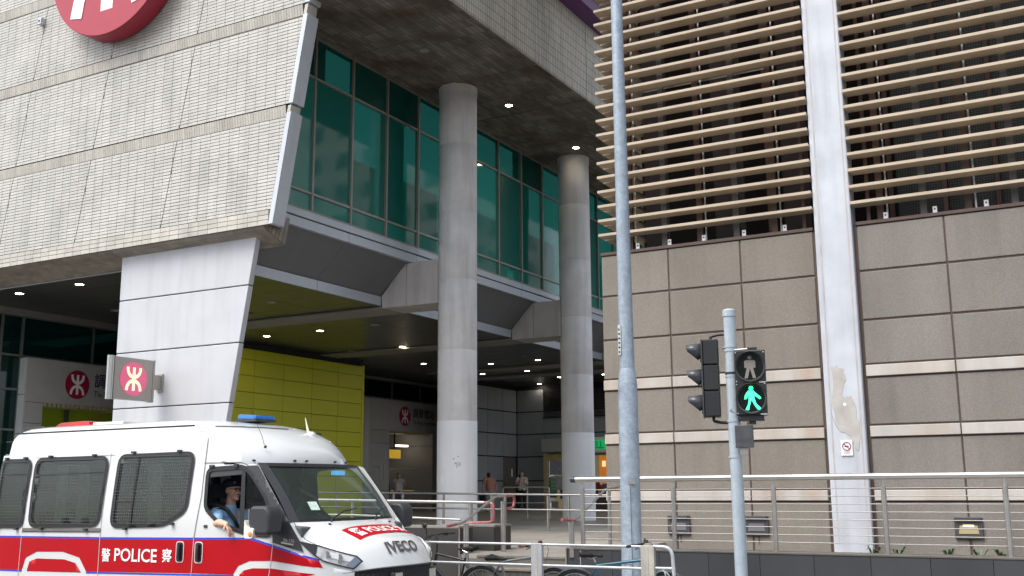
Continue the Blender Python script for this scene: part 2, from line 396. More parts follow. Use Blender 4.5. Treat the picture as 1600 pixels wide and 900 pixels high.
# core behind the cladding, above the concourse
core = MB(); core.prism([(-31, 7.48), (edgeX(7.48)-.2, 7.48), (edgeX(12.3)-.2, 12.3), (edgeX(12.3)-.2, 16.6), (-31, 16.6)], 'Y', YF+.121, YF+.45)
core.build('wall_core', GROUTL, stn)
# sloping tiled underside of the facade beam and its open end
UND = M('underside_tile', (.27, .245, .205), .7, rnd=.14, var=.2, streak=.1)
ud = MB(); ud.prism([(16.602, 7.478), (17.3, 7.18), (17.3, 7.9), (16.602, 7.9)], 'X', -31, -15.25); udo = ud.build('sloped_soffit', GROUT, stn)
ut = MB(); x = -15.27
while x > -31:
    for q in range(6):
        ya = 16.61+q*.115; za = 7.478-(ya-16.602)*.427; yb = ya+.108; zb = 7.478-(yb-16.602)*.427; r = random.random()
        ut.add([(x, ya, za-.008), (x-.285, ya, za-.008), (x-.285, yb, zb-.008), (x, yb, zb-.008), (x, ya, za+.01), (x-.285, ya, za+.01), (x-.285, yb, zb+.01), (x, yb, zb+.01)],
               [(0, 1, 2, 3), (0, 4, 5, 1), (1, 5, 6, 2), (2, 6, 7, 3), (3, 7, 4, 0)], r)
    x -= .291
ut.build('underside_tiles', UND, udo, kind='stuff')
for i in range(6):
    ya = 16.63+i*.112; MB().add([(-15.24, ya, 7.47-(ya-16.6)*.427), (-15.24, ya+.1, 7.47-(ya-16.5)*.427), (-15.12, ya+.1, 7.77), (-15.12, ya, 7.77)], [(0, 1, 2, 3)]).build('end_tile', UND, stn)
# broad raked pier
def pierR(z): return -15.67+.165*(z-7.46)
pz = [7.62, 6.31, 5.075, 3.80, 2.53, 1.26, .3]
for a, b_ in zip(pz[1:], pz[:-1]):
    MB().prism([(-19.86, a+.012), (pierR(a)-.02, a+.012), (pierR(b_)-.02, b_-.012), (-19.86, b_-.012)], 'Y', 16.9, 17.05).build('pier_panel', PIERM, stn, bevel=.012)
MB().prism([(-19.85, .3), (pierR(.3)-.05, .3), (pierR(7.5)-.05, 7.5), (-19.85, 7.5)], 'Y', 16.93, 17.04).build('pier_core', DARK, stn)
# columns
YC = [22.83, 29.83, 36.83, 43.83]; XC = -14.28
for i, y in enumerate(YC[:3]):
    c = MB()
    segs = [zf(y)-.05, 1.9+.0, 3.62, 5.4, 7.2, 9.0, 10.8, 12.45]
    for a, b_ in zip(segs[2:-1], segs[3:]):
        c.tube([(XC, y, a), (XC, y, a+.005), (XC, y, b_-.005), (XC, y, b_)], [.496, .5, .5, .496], 40)
    co = c.build('column', CONC, stn, auto=40)
    MB().tube([(XC, y, segs[0]), (XC, y, 3.61), (XC, y, 3.62)], [.506, .506, .5], 40).build('painted_base', CONCL, co, auto=40)
    c = MB().tube([(XC, y, 12.2), (XC, y, 12.45)], .515, 40, cap=False).build('collar', CONC, co, auto=40)
def colpatch(y, a0, a1, z0, z1, mat, nm):
    MB().grid(lambda u, v: (XC+.512*cos(radians(a0+(a1-a0)*u)), y+.512*sin(radians(a0+(a1-a0)*u)), z0+(z1-z0)*v), 5, 1).build(nm, mat, stn, smooth=True)
colpatch(YC[0], -110, -97, 2.05, 2.32, M('faded_notice', (.9, .9, .9), .6), 'faded_notice')
for a, z, w, h in ((-66, 2.55, 6, .05), (-60, 2.46, 3, .14), (-54, 2.5, 5, .1), (-70, 2.66, 4, .05), (-58, 2.72, 5, .03)): colpatch(YC[0], a, a+w, z, z+h, M('glue_mark', (.55, .55, .56), .8), 'glue_mark')
# concrete haunches and cross beams
HA = M('haunch_concrete', (.50, .475, .46), .75, var=.10, vs=1.6, streak=.22, ss=4, bump=.3, bs=16)
BEAM = M('beam_concrete', (.27, .26, .245), .8, var=.1, vs=.8, bump=.15)
for y in YC[:3]:
    y0, y1 = y-.5, y+.5
    for nm, pl in (('haunch', [(-16.30, 6.62), (-16.33, 6.93), (-15.58, 7.745), (-15.55, 7.745), (-15.55, 6.61)]), ('haunch', [(-15.535, 6.61), (-15.535, 7.745), (-14.6, 7.745), (-14.6, 6.61)])):
        MB().prism(pl, 'Y', y0, y1).build(nm, HA, stn, bevel=.015)
    MB().prism([(-16.32, 6.615), (-24.2, 6.615), (-24.2, 6.67), (-16.32, 6.67)], 'Y', y0, y1).build('beam', BEAM, stn, bevel=.01)
MB().box(-24.2, 39.0, 6.6, -16.4, 39.9, 6.67).build('beam', BEAM, stn, bevel=.01)
# canopy ceiling of dark glossy metal panels
CEIL = M('dark_ceiling_panel', (.065, .068, .066), .28, metal=.0, spec=.55, var=.08, rnd=.1)
MB().box(-24.3, 21.62, 6.75, -16.42, 47, 6.9).build('ceiling_slab', DARK, stn); MB().box(-19.88, 17.32, 6.75, -16.42, 21.6, 6.9).build('ceiling_slab', DARK, stn)
MB().box(-34, 24.52, 6.76, -24.32, 47, 6.9).build('ceiling_slab', DARK, stn); MB().box(-34, 17.31, 7.2, -19.9, 24.5, 7.3).build('ceiling_slab', DARK, stn)
yb = [13.9+1.05*i for i in range(32)]
MB().box(-24.3, 21.6, 6.69, -19.9, 21.64, 7.18).build('ceiling_step', CEIL, stn); MB().box(-19.93, 17.31, 6.69, -19.89, 21.6, 7.18).build('ceiling_step', CEIL, stn)
for ix, (xa, xb) in enumerate([(-33, -28.2), (-28.2, -24.3), (-24.3, -22.1), (-22.1, -19.9), (-19.9, -18.1), (-18.1, -16.36)]):
    y = 17.31
    while y < 46.5:
        hi = (xb < -19 and y < 20.6) or (xb < -24 and y < 23.6); za = 7.13 if hi else 6.68
        piece('ceiling_panel', xa+.006, y, za, xb-.006, y+1.04, za+.06, CEIL, stn, bevel=.003); y += 1.05
# grey sloped soffit and aluminium fascias below the glazing
GS = M('grey_soffit', (.155, .158, .165), .5, var=.04, rnd=.03)
XG = -15.4
ylist = [16.75]+[18.3+1.43*k for k in range(0, 19)]
for a, b_ in zip(ylist[::2], ylist[2::2]+[46.2]):
    if a >= b_: continue
    piece('sill_fascia', XG-.10, a+.006, 8.0, XG+.03, b_-.006, 8.17, ALU, stn, bevel=.004)
    piece('sill_fascia', XG-.12, a+.006, 7.76, XG, b_-.006, 7.975, ALU, stn, bevel=.004)
    ys_ = [max(a+.004, 17.30)]+[v for y in YC for v in (y-.5, y+.5) if a < v < b_]+[b_-.004]
    for q in range(0, len(ys_)-1):
        if any(abs((ys_[q]+ys_[q+1])/2-y) < .5 for y in YC[:3]): continue
        MB().prism([(XG-.12, 7.757), (-16.36, 6.945), (-16.40, 6.98), (XG-.16, 7.80)], 'Y', ys_[q], ys_[q+1]).build('soffit_panel', GS, stn)
        MB().box(-16.40, ys_[q]+.003, 6.685, -16.33, ys_[q+1]-.003, 6.93).build('lower_fascia', ALU, stn, bevel=.003)
MB().box(XG-.35, 16.8, 7.78, XG-.13, 46, 8.15).build('slab_edge', DARK, stn)
MB().box(XG-.09, 16.8, 7.97, XG-.02, 46, 8.01).build('shadow_gap', DARK, stn)
# green curtain wall
def teal(i):
    nm = 'green_glass_%d' % i
    if nm in MATS: return MATS[nm]
    base = [(.008, .125, .100), (.018, .185, .150), (.004, .070, .056), (.010, .10, .078)][i]
    m = glass(nm, (.05, .42, .34), .12, base, .05, .06, 1.38); return m
zt = [8.17, 8.60, 11.40, 12.40]
for z in zt: MB().box(XG-.05, 16.9, z-.028 if z > 8.2 else z, XG+.04, 46.3, z+.028).build('transom', MULL, stn)
ml = [16.87]+[18.3+1.43*k for k in range(20)]
for y in ml: MB().box(XG-.06, y-.03, 8.2, XG+.055, y+.03, 12.4).build('mullion', MULL, stn)
for k in range(len(ml)-1):
    for q in range(3):
        a, b_ = ml[k]+.03, ml[k+1]-.03; rr = random.uniform(-.002, .002)
        gi = {0: 1, 1: random.choice([0, 0, 1]), 2: 2}[q]
        g_ = MB().add([(XG+rr, a, zt[q]+.025), (XG-rr, b_, zt[q]+.025), (XG-rr, b_, zt[q+1]-.025), (XG+rr, a, zt[q+1]-.025)], [(0, 1, 2, 3)])
        g_.build('pane', teal(gi), stn)
# room behind the glass: floor, back wall, columns of blind
ROOM = M('room_wall', (.30, .36, .33), .9, var=.3, vs=.5); 
MB().box(-20.9, 17.1, 8.1, -20.6, 46, 12.5).build('room_back_wall', ROOM, stn)
MB().box(-20.6, 17.1, 8.02, -15.6, 46, 8.12).build('room_floor', ROOM, stn)
for y in (19.2, 23.4, 26.6, 31.0, 34.6):
    MB().box(-17.4, y, 8.12, -17.0, y+.4, 12.4).build('room_post', WHITEP, stn)
for y in (17.9, 21.2, 24.1, 28.2, 32.6): MB().box(-15.62, y, 8.2, -15.58, y+1.0, 12.39).build('room_blind', M('blind', (.10, .22, .18), .9, var=.1), stn)
shelf = MB()
for k in range(26): y = 26.9+random.random()*4; z = 8.6+random.random()*.5; shelf.box(-15.75, y, 8.6, -15.7, y+.2, z)
shelf.build('shelf_goods', M('shelf_goods', (.12, .20, .16), .6, rnd=.7), stn, kind='stuff')
# upper soffit and outer upper wall
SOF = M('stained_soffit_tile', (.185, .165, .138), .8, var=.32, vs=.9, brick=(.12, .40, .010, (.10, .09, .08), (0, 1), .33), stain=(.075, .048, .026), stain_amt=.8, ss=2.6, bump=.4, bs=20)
XO = -11.6
MB().box(-15.8, 16.63, 12.525, XO-.41, 47, 12.8).build('upper_slab', GROUTL, stn)
ys_ = [16.61]+[19.5+2.84*k for k in range(10)]
for a, b_ in zip(ys_, ys_[1:]):
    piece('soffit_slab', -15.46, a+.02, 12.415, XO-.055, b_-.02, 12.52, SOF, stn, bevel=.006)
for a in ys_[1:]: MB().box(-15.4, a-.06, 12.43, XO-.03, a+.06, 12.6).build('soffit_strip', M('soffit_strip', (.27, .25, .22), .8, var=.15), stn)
FAS = M('fascia_tile', (.50, .47, .40), .55, var=.1, vs=1., brick=(.1, .235, .010, (.14, .13, .11), (1, 2), .1), streak=.3, ss=3)
for a, b_ in zip(ys_, ys_[1:]):
    MB().box(XO-.05, a+.012, 12.42, XO, b_-.012, 15.4).build('fascia_panel', FAS, stn)
MB().box(XO-.4, 16.62, 12.525, XO-.052, 47, 16.4).build('fascia_core', GROUTL, stn)
PUR = M('purple_metal', (.10, .018, .13), .4, var=.05)
MB().prism([(XO, 14.63), (XO+.42, 14.75), (XO+.42, 15.05), (XO, 15.15)], 'Y', 14.9, 26.6).build('purple_trim', PUR, stn)
MB().box(XO+.02, 14.9, 15.16, XO+.46, 26.6, 15.26).build('pink_trim', M('pink_metal', (.62, .33, .52), .4, var=.05), stn)
for i in range(5): MB().box(XO+.05+i*.0, 14.9, 15.32+i*.17, XO+.44-.03*i, 27.5, 15.42+i*.17).build('canopy_louvre', ALUL, stn)

# downlights
LAMP = M('downlight_lens', (.9, .85, .7), .4, emit=(1, .86, .64), es=22.); LAMPD = M('downlight_off', (.30, .30, .28), .4); RIM = M('downlight_rim', (.35, .34, .32), .35, metal=.6)
def downlight(x, y, z, lit, label, grp='round downlights in the ceilings', r=.10):
    t = thing('downlight', (x, y, z), label, 'ceiling light', grp)
    rb = MB(); rb.ring((x, y, z-.006), (0, 0, 1), r+.018, .014, 24, 6); rb.build('rim', RIM, t, auto=40)
    MB().tube([(x, y, z-.012), (x, y, z+.004)], r, 20).build('lens', LAMP if lit else LAMPD, t)
nth = ['first', 'second', 'third', 'fourth', 'fifth', 'sixth', 'seventh']
grid = {'far left': (-22.6, [(24.95, 1), (29.2, 0), (33.7, 1), (38.1, 1), (43.2, 1)]), 'middle': (-20.45, [(20.4, 0), (24.9, 1), (29.2, 1), (35.1, 1), (38.05, 1), (41, 1)]),
        'column side': (-18.35, [(20.4, 0), (24.8, 0), (29.3, 0), (33.8, 0), (35, 1), (38.05, 1), (41, 1)])}
for nm, (x, L_) in grid.items():
    for i, (y, lit) in enumerate(L_):
        downlight(x, y, 6.68, lit, '%s round downlight in dark ceiling, %s row, %s from the street' % ('glowing' if lit else 'unlit', nm, nth[i]))
downlight(-22.45, 17.82, 7.13, 1, 'glowing round downlight left of the white pier, the one nearer the pier')
downlight(-24.84, 17.86, 7.13, 1, 'glowing round downlight left of the white pier, the one farther from the pier')
downlight(-24.9, 21.05, 7.13, 0, 'dim round downlight close to the left edge of the white pier')
downlight(-13.66, 24.49, 12.412, 1, 'glowing round downlight in brown tiled soffit just past the nearer column', r=.09)
downlight(-13.67, 28.79, 12.412, 1, 'glowing round downlight in brown tiled soffit beside top of farther column', r=.09)
downlight(-13.59, 20.18, 12.412, 0, 'unlit downlight ring in brown tiled soffit before the nearer column', r=.09)

# ---- concourse walls
YEL = M('lime_yellow_panel', (.66, .66, .008), .38, var=.02, rnd=.03)
ywall = thing('yellow_wall', (-24, 26, .94), 'wall of glossy lime yellow panels under the dark canopy', 'wall')
yy_ = [21.75, 23.1, 24.55, 25.98, 27.4, 28.87, 30.3, 31.72]
zz_ = [1.0, 1.2, 1.73, 2.26, 2.79, 3.32, 3.85, 4.5, 5.03, 5.56, 6.09, 6.44]
zz_ = [.96, 1.38, 1.9, 2.43, 2.96, 3.49, 4.01, 4.54, 5.06, 5.59, 6.11, 6.46]
for a, b_ in zip(yy_, yy_[1:]):
    for c, d in zip(zz_, zz_[1:]): piece('panel', -24.05, a+.008, c+.008, -24.0, b_-.008, d-.008, YEL, ywall, bevel=.003)
MB().box(-24.4, 21.75, .94, -24.052, 31.70, 6.66).build('backing', DARK, ywall)
MB().box(-24.12, 31.73, .95, -24.0, 31.85, 6.5).build('end_trim', YEL, ywall)
piece('vent_plate', -24.03, 28.9, 3.0, -23.96, 29.4, 3.9, M('vent_plate', (.2, .2, .2), .6), ywall)
# dark glazing behind, both sides of the yellow wall
DG = glass('dark_glass', (.02, .05, .05), .15, (.003, .008, .012), .04); DGT = glass('dark_green_glass', (.03, .2, .16), .3, (.004, .03, .028), .04)
FR = M('dark_frame', (.16, .18, .17), .4, metal=.4)
def glazing(nm, label, ym, zm, x, mat, skip=(99, 99, 0)):
    t = thing(nm, (x, ym[0], .94), label, 'glazing')
    for y in ym: MB().box(x-.05, y-.035, skip[2] if skip[0] < y < skip[1] else .95, x+.05, y+.035, zm[-1]).build('mullion', FR, t)
    for z in zm:
        a_, b_ = (ym[0], ym[-1]) if z >= skip[2] else (ym[0], min(skip[0], ym[-1]))
        MB().box(x-.04, a_, z-.03, x+.04, b_, z+.03).build('transom', FR, t)
    for a, b_ in zip(ym, ym[1:]):
        for c, d in [q for q in zip(zm, zm[1:]) if not (skip[0] < (a+b_)/2 < skip[1] and q[1] <= skip[2]+.1)]: piece('pane', x-.006, a+.03, c+.03, x+.006, b_-.03, d-.03, mat, t)
    return t
g1 = glazing('glazed_wall', 'dark green glazed wall with pale frames behind the left station entrance', [14.2, 15.6, 16.9, 18.1, 19.15, 19.82, 22.3, 24.4], [.98, 2.4, 3.7, 4.85, 5.83, 6.98], -27.3, DGT, (19.83, 99, 5.83))
g2 = glazing('glazed_wall', 'black glazing above the station entrance right of the yellow wall', [31.9, 33.2, 34.4, 35.78, 38.2, 40.4, 42.5, 45], [.98, 3.2, 5.85, 6.62], -27.3, DG, (35.79, 99, 5.85))
blk = MB().box(-36, 14, .9, -35.5, 48, 7.5).build('back_room_wall', M('back_room', (.08, .09, .085), .9, var=.3), stn)
for z in (3.2, 3.7, 4.2, 4.7, 5.2): piece('lit_louvre', -30, 14, z, -29.95, 19.9, z+.05, M('lit_louvre', (.4, .45, .35), .6), stn)
MB().box(-27.34, 14, 6.985, -27.0, 24.3, 7.25).build('header_beam', M('header_beam', (.22, .21, .205), .7), stn)
MB().box(-28, 31.9, 6.64, -27.1, 46, 6.68).build('header_beam', BEAM, stn)
BRD = M('entrance_granite', (.40, .39, .38), .4, var=.08, rnd=.05, vs=2)
BRL = M('entrance_pale', (.50, .53, .52), .35, var=.06)
BLUE = M('navy_letter', (.015, .02, .06), .4)
def entrance(y0, label, pale, door_z, nm='station_entrance'):
    """stone portal standing proud of the glazing, facing +X, with name board; y0 is its street end"""
    t = thing(nm, (-27, y0+2.4, .94), label, 'entrance'); y1 = y0+5.2; X0, X1 = -29.4, -27.0
    d0, d1 = y0+.62 if pale else y0+1.4, y1-.45; zt_ = 5.78
    zl = [.95, 1.9, 2.9, 3.9, door_z]
    for c, d in zip(zl, zl[1:]):
        piece('portal_stone', X0, y0, c+.006, X1, d0, d-.006, BRD, t, bevel=.006)
        piece('portal_stone', X0, d1, c+.006, X1, y1, d-.006, BRD, t, bevel=.006)
    ya = y0
    while ya < y1-.01: yb_ = min(ya+1.3, y1); piece('name_board', X0, ya+.003, door_z+.005, X1, yb_-.003, zt_, BRD, t, bevel=.006); ya = yb_
    if pale:
        for c, d in ((.95, 2.3), (2.3, 3.6), (3.6, 4.7), (4.7, 5.77)):
            for xa in (-29.4, -28.2): piece('end_panel', xa+.01, y0-.05, c+.008, xa+1.18, y0-.002, d-.008, BRL, t, bevel=.004)
    else:
        q = MB(); q.tube([(-27.5, y0+.0, .95), (-27.5, y0+.0, zt_-.01)], .5, 24); q.build('rounded_end', BRD, t, auto=40)
    tooth = MB()
    for i in range(int((d1-d0)/.16)): tooth.box(X1-.05, d0+.02+i*.16, door_z-.10, X1+.012, d0+.10+i*.16, door_z)
    tooth.build('gate_edge_stripes', M('gate_stripe', (.38, .33, .16), .5), t, kind='stuff')
    f = lambda u, v, l=0: (X1+.014+l, cy+u*R, cz+v*R)
    cy, cz, R = (y0+1.75 if pale else y0+2.52), 5.12, .43
    MB().tube([(X1-.0, cy, cz), (X1+.012, cy, cz)], R, 40).build('roundel', MAROON, t)
    roundel_symbol(lambda u, v, l=0: (X1+.0135+l, cy+u*R, cz+v*R)).build('roundel_symbol', WHITEP, t)
    text('station_name', '調景嶺站', lambda u, v: (X1+.006, cy+.62+u, 5.08+v), 1.75, .44, BLUE, t, bold=.014)
    text('station_name', 'Tiu Keng Leng Station', lambda u, v: (X1+.006, cy+.62+u, 4.76+v), 2.0, .22, BLUE, t, bold=.014)
    # passage behind
    px_ = -28.2 if pale else -31.5; dq = d1 if pale else 48; MB().add([(px_, d0, .97), (px_, dq, .97), (px_, dq, 4.46), (px_, d0, 4.46)], [(0, 1, 2, 3)]).build('passage_back', M('passage_green', (.45, .60, .03), .5) if pale else M('passage_dark', (.20, .19, .165), .7, var=.2), t)
    MB().box(-31.4, d0, 4.46, -29.41, dq, 4.6).build('passage_ceiling', DARK, t)
    MB().box(-31.4, dq, 1, -29.41, dq+.1, 4.4).build('passage_wall', M('passage_wall', (.07, .075, .07), .5), t)
    return t, d0, d1
e1, a1, b1 = entrance(19.85, 'pale stone station entrance portal at far left behind the bracket sign', True, 4.5)
e2, a2, b2 = entrance(36.3, 'grey stone station entrance portal between yellow wall and nearer column', False, 4.45)
fb = MB()
for y in (a1+.45, a1+1.6): fb.box(-28.1, y, 3.3, -28.0, y+.1, 4.44)
fb.box(-28.1, a1, 3.75, -28.02, b1, 3.83); fb.build('inner_frame', FR, e1)
def leftY(y): return y
for i, (y, z, w, h) in enumerate([(37.0, 2.75, .2, .28), (37.28, 2.75, .2, .28), (37.0, 2.38, .2, .28), (37.28, 2.38, .2, .28), (37.3, 3.1, .2, .4)]):
    o = piece('notice', -27.0, y, z, -26.985, y+w, z+h, M('notice_paper', (.42, .42, .42), .6, var=.1), None, label=['upper left white notice sheet on grey stone beside station entrance', 'upper right white notice sheet on grey stone beside station entrance', 'lower left white notice sheet on grey stone beside station entrance', 'lower right white notice sheet on grey stone beside station entrance', 'tall grey notice above the four white sheets by station entrance'][i], cat='notice', group='notices beside the station entrance')
ys_t = thing('hanging_sign', (-28.2, 39.9, 3.5), 'small yellow sign hanging inside the station entrance', 'sign')
MB().box(-28.3, 39.35, 3.34, -28.2, 40.25, 3.72).build('board', M('yellow_sign', (.55, .36, .03), .5, emit=(.8, .48, .04), es=.22), ys_t)
MB().box(-28.28, 39.8, 3.75, -28.22, 39.85, 4.44).build('hanger', BLACKP, ys_t); MB().box(-28.3, 39.9, 3.87, -28.1, 40.7, 3.95).build('strip_light', M('strip_light', (.9, .9, .8), .5, emit=(1, .9, .7), es=1.5), ys_t)
MB().box(-31.4, 43.9, 1, -31.3, 45.9, 3.1).build('kiosk_door', M('kiosk_door', (.45, .32, .09), .5, emit=(.7, .45, .12), es=.4), e2)  # door surface glows, standing in for warm light inside the passage

# grey clad walls right of the entrance
GW = M('grey_cladding', (.25, .275, .31), .5, var=.05, rnd=.05, streak=.06)
gw = thing('grey_clad_wall', (-23.9, 41.5, .94), 'blue grey panelled concourse wall turning a corner between the two columns', 'wall')
zb_ = [.96, 2.30, 3.38, 4.40, 5.42, 6.45]
for a, b_ in ((39.47, 40.75), (40.75, 42.1), (42.1, 43.38)):
    for c, d in zip(zb_, zb_[1:]):
        if a == 42.1 and d < 3.4: continue
        piece('cladding_panel', -24.0, a+.01, c+.025, -23.9, b_-.01, d-.025, GW, gw, bevel=.004)
piece('service_door', -24.0, 42.12, .96, -23.93, 43.36, 3.36, M('service_door', (.12, .115, .105), .6, var=.1), gw, label='brown grey service door in the corner')
piece('door_notice', -23.93, 42.9, 2.5, -23.92, 43.02, 2.85, WHITEP, gw)
for a, b_ in ((-23.88, -22.5), (-22.5, -21.0), (-21.0, -19.4), (-19.4, -17.8), (-17.8, -16.2)):
    for c, d in zip(zb_, zb_[1:]):
        if a > -22.6 and d < 4.2: continue
        if a > -22.8 and c > 5: continue
        piece('cladding_panel', a+.01, 43.4, c+.025, b_-.01, 43.5, d-.025, GW, gw, bevel=.004)
MB().box(-24.3, 39.47, .94, -24.001, 43.8, 6.66).build('backing', DARK, gw)
MB().box(-24.3, 43.505, .94, -22.45, 43.8, 3.4).build('backing', DARK, gw); MB().box(-24.3, 43.505, 3.4, -14.5, 43.8, 6.66).build('backing', DARK, gw)
MB().prism([(-24.0, 39.45), (-27.2, 42.1), (-27.2, 42.4), (-24.3, 39.9)], 'Z', .94, 6.66).build('return_wall', M('return_wall', (.03, .03, .033), .6), gw)
for i in range(17): piece('louvre_slat', -22.45, 43.30, 5.16+i*.072, -16.3, 43.36, 5.19+i*.072, M('vent_slat', (.035, .038, .042), .5), gw)
piece('louvre_frame', -22.5, 43.28, 5.10, -16.2, 43.4, 5.14, DARK, gw)
for z in (3.375, 4.40): pass
# shops on the back wall
sh = thing('shop_front', (-21.5, 43.1, .94), 'shop front with blank white fascia and posters left of the farther column', 'shop')
piece('fascia', -22.32, 42.8, 3.56, -20.1, 43.1, 4.15, M('shop_fascia', (.33, .35, .35), .5, var=.05), sh, bevel=.01)
MB().box(-22.25, 43.9, 1, -20, 44.0, 3.5).build('shop_interior', M('shop_inside', (.22, .19, .10), .7, var=.4, vs=3, emit=(.6, .5, .3), es=.10), sh)
MB().box(-22.3, 42.95, .95, -22.1, 43.1, 3.5).build('door_jamb', M('jamb', (.42, .36, .22), .6), sh)
for i, (x, z, w, h, c) in enumerate([(-22.0, 2.55, .9, .65, (.30, .32, .40)), (-21.95, 1.9, .9, .6, (.42, .42, .44)), (-22.05, 1.55, .4, .9, (.03, .18, .08)), (-21.5, 1.5, .4, .5, (.04, .04, .05)), (-22.05, 3.15, .8, .3, (.5, .4, .12)), (-21.3, 1.2, .6, .4, (.3, .28, .25)), (-21.95, 1.1, .35, .3, (.38, .34, .3))]):
    piece('poster', x, 42.96+i*.006, z, x+w, 42.964+i*.006, z+h, M('poster_%d' % i, c, .6, var=.25, vs=7), sh)
text('poster_lettering', 'SALE', lambda u, v: (-21.85+u, 42.94, 2.85+v), .6, .16, M('poster_ink', (.04, .04, .08), .6), sh) if False else None
for i in range(5): piece('shelf_stripe', -22.04, 42.955, 1.62+i*.17, -21.68, 42.96, 1.70+i*.17, M('shelf_stripe', (.12, .4, .2), .6), sh)
s2 = thing('convenience_shop', (-19.0, 43.0, .94), 'shop with green lettered fascia and orange interior right of the farther column', 'shop')
GRN = M('green_fascia', (.015, .34, .11), .5, emit=(.02, .5, .16), es=.25); GRL = M('green_letter', (.0, .22, .07), .5, emit=(.0, .35, .1), es=.12)
piece('fascia', -20.05, 42.75, 3.50, -16.4, 43.05, 3.62, WHITEP, s2); piece('fascia', -20.05, 42.76, 3.62, -16.4, 43.05, 4.02, GRN, s2)
piece('fascia', -20.05, 42.75, 4.02, -16.4, 43.05, 4.15, WHITEP, s2)
text('fascia_letters', 'ELL', lambda u, v: (-19.76+u, 42.75, 3.66+v), .52, .31, GRL, s2, bold=.03)
MB().box(-20, 44.0, .98, -16.4, 44.1, 3.5).build('shop_interior', M('orange_inside', (.34, .13, .02), .7, var=.4, vs=3, emit=(.8, .25, .03), es=.22), s2)
piece('counter', -20, 43.3, .98, -17, 43.7, 1.9, M('counter', (.12, .10, .10), .6), s2)
for i in range(8): piece('goods_box', -19.9+i*.3, 43.31, 1.9, -19.7+i*.3, 43.6, 2.1+.05*(i % 3), M('goods_%d' % (i % 4), [(.4, .1, .1), (.1, .2, .4), (.5, .45, .3), (.15, .3, .15)][i % 4], .5), s2)
piece('menu_lamp', -19.85, 43.9, 2.9, -19.7, 43.95, 3.15, M('menu_lamp', (.8, .5, .25), .5, emit=(1, .6, .3), es=.6), s2)

# ================================================================== RIGHT-HAND BUILDING
rb = thing('louvred_building', (-3.9, 18.7, 1), 'brown panelled building with long beige sun louvres and white pilaster', 'building')
YW = 18.65
WP = M('pebble_dash_panel', (.190, .168, .140), .85, rnd=.07, var=.10, vs=.9, streak=.20, ss=3, speck=.13, sps=45, bump=.5, bs=60, stain=(.25, .225, .20), stain_amt=.45)
WPG = M('pebble_dash_grey', (.182, .168, .148), .85, rnd=.06, var=.10, vs=.9, streak=.20, ss=3, speck=.13, sps=45, bump=.5, bs=60, stain=(.25, .23, .21), stain_amt=.45)
BANDM = M('pale_band', (.45, .43, .395), .6, rnd=.05, var=.08, stain=(.36, .25, .18), stain_amt=.7, ss=4.5, streak=.15)
BRN = M('brown_joint', (.085, .055, .045), .7, var=.15)
xs = [-8.36, -6.97, -5.575, -4.24]; xr = [-3.50, -2.07, -.66, .75, 2.2, 3.6, 5.0]
zr = [(.8, 1.70, 0), (1.71, 1.90, 1), (1.91, 2.75, 0), (2.76, 2.955, 1), (2.965, 3.765, 0), (3.775, 3.98, 1), (3.99, 4.74, 0), (4.75, 5.595, 0), (5.605, 6.41, 0)]
for X_, mat_ in ((xs, WP), (xr, WPG)):
    for a, b_ in zip(X_, X_[1:]):
        for c, d, bnd in zr:
            if bnd: piece('stone_band', a+.010, YW-.03, c+.008, b_-.010, YW+.1, d-.008, BANDM, rb, bevel=.008)
            else: piece('wall_panel', a+.013, YW, c+.012, b_-.013, YW+.1, d-.012, mat_, rb, bevel=.010)
    MB().box(X_[0], YW-.02, 6.415, X_[-1], YW+.25, 6.475).build('coping', BRN, rb, bevel=.006)
MB().box(-8.35, YW+.02, .8, 5.0, YW+.2, 6.41).build('wall_core', BRN, rb)
for y0 in [18.75+1.42*i for i in range(4)]:
    for c, d, bnd in zr: piece('side_panel', -8.37, y0+.012, c+.01, -8.27, y0+1.408, d-.01, BANDM if bnd else WP, rb, bevel=.006)
MB().box(-8.33, YW+.2, 1, -8.2, 24.4, 6.42).build('side_core', BRN, rb)
PIL = M('white_pilaster', (.48, .505, .55), .5, var=.10, vs=2.4, streak=.16, ss=5, bump=.25, bs=8)
pil = MB(); pil.box(-4.19, YW-.10, .8, -3.55, YW+.3, 14.5); pil.build('pilaster', PIL, rb, bevel=.025)
MB().box(.61, YW-.10, .8, 1.25, YW+.3, 14.5).build('pilaster', PIL, rb, bevel=.025)
PEEL = M('peeled_plaster', (.42, .40, .375), .8, var=.16, vs=6, bump=.3, bs=30)
pk = [(-4.08, 3.95), (-3.98, 3.98), (-3.86, 3.92), (-3.80, 3.80), (-3.86, 3.62), (-3.92, 3.50), (-3.85, 3.44), (-3.72, 3.46), (-3.68, 3.30), (-3.62, 3.0), (-3.61, 2.75), (-3.66, 2.52), (-3.72, 2.62), (-3.80, 2.80), (-3.98, 2.86), (-4.06, 3.05), (-4.10, 3.3), (-4.07, 3.6)]
pk2 = []
for i, p in enumerate(pk):
    q = pk[(i+1) % len(pk)]
    for t in (0, .33, .66): pk2.append((-3.87+(p[0]+(q[0]-p[0])*t+3.87)*.86+random.uniform(-.018, .018), p[1]+(q[1]-p[1])*t+random.uniform(-.02, .02)))
MB().prism(pk2, 'Y', YW-.106, YW-.09).build('peeled_patch', PEEL, rb)
MB().prism(arc(-3.86, 3.32, .028, 0, 360, 12)[:-1], 'Y', YW-.109, YW-.1).build('bare_spot', WHITEP, rb)
cr = MB(); cr.tube([(-4.11, YW-.103, 3.25), (-4.08, YW-.103, 3.1), (-4.03, YW-.103, 2.98), (-3.99, YW-.103, 2.9), (-3.9, YW-.103, 2.84)], .003, 4); cr.build('crack', M('crack_line', (.22, .19, .17), .8), rb)
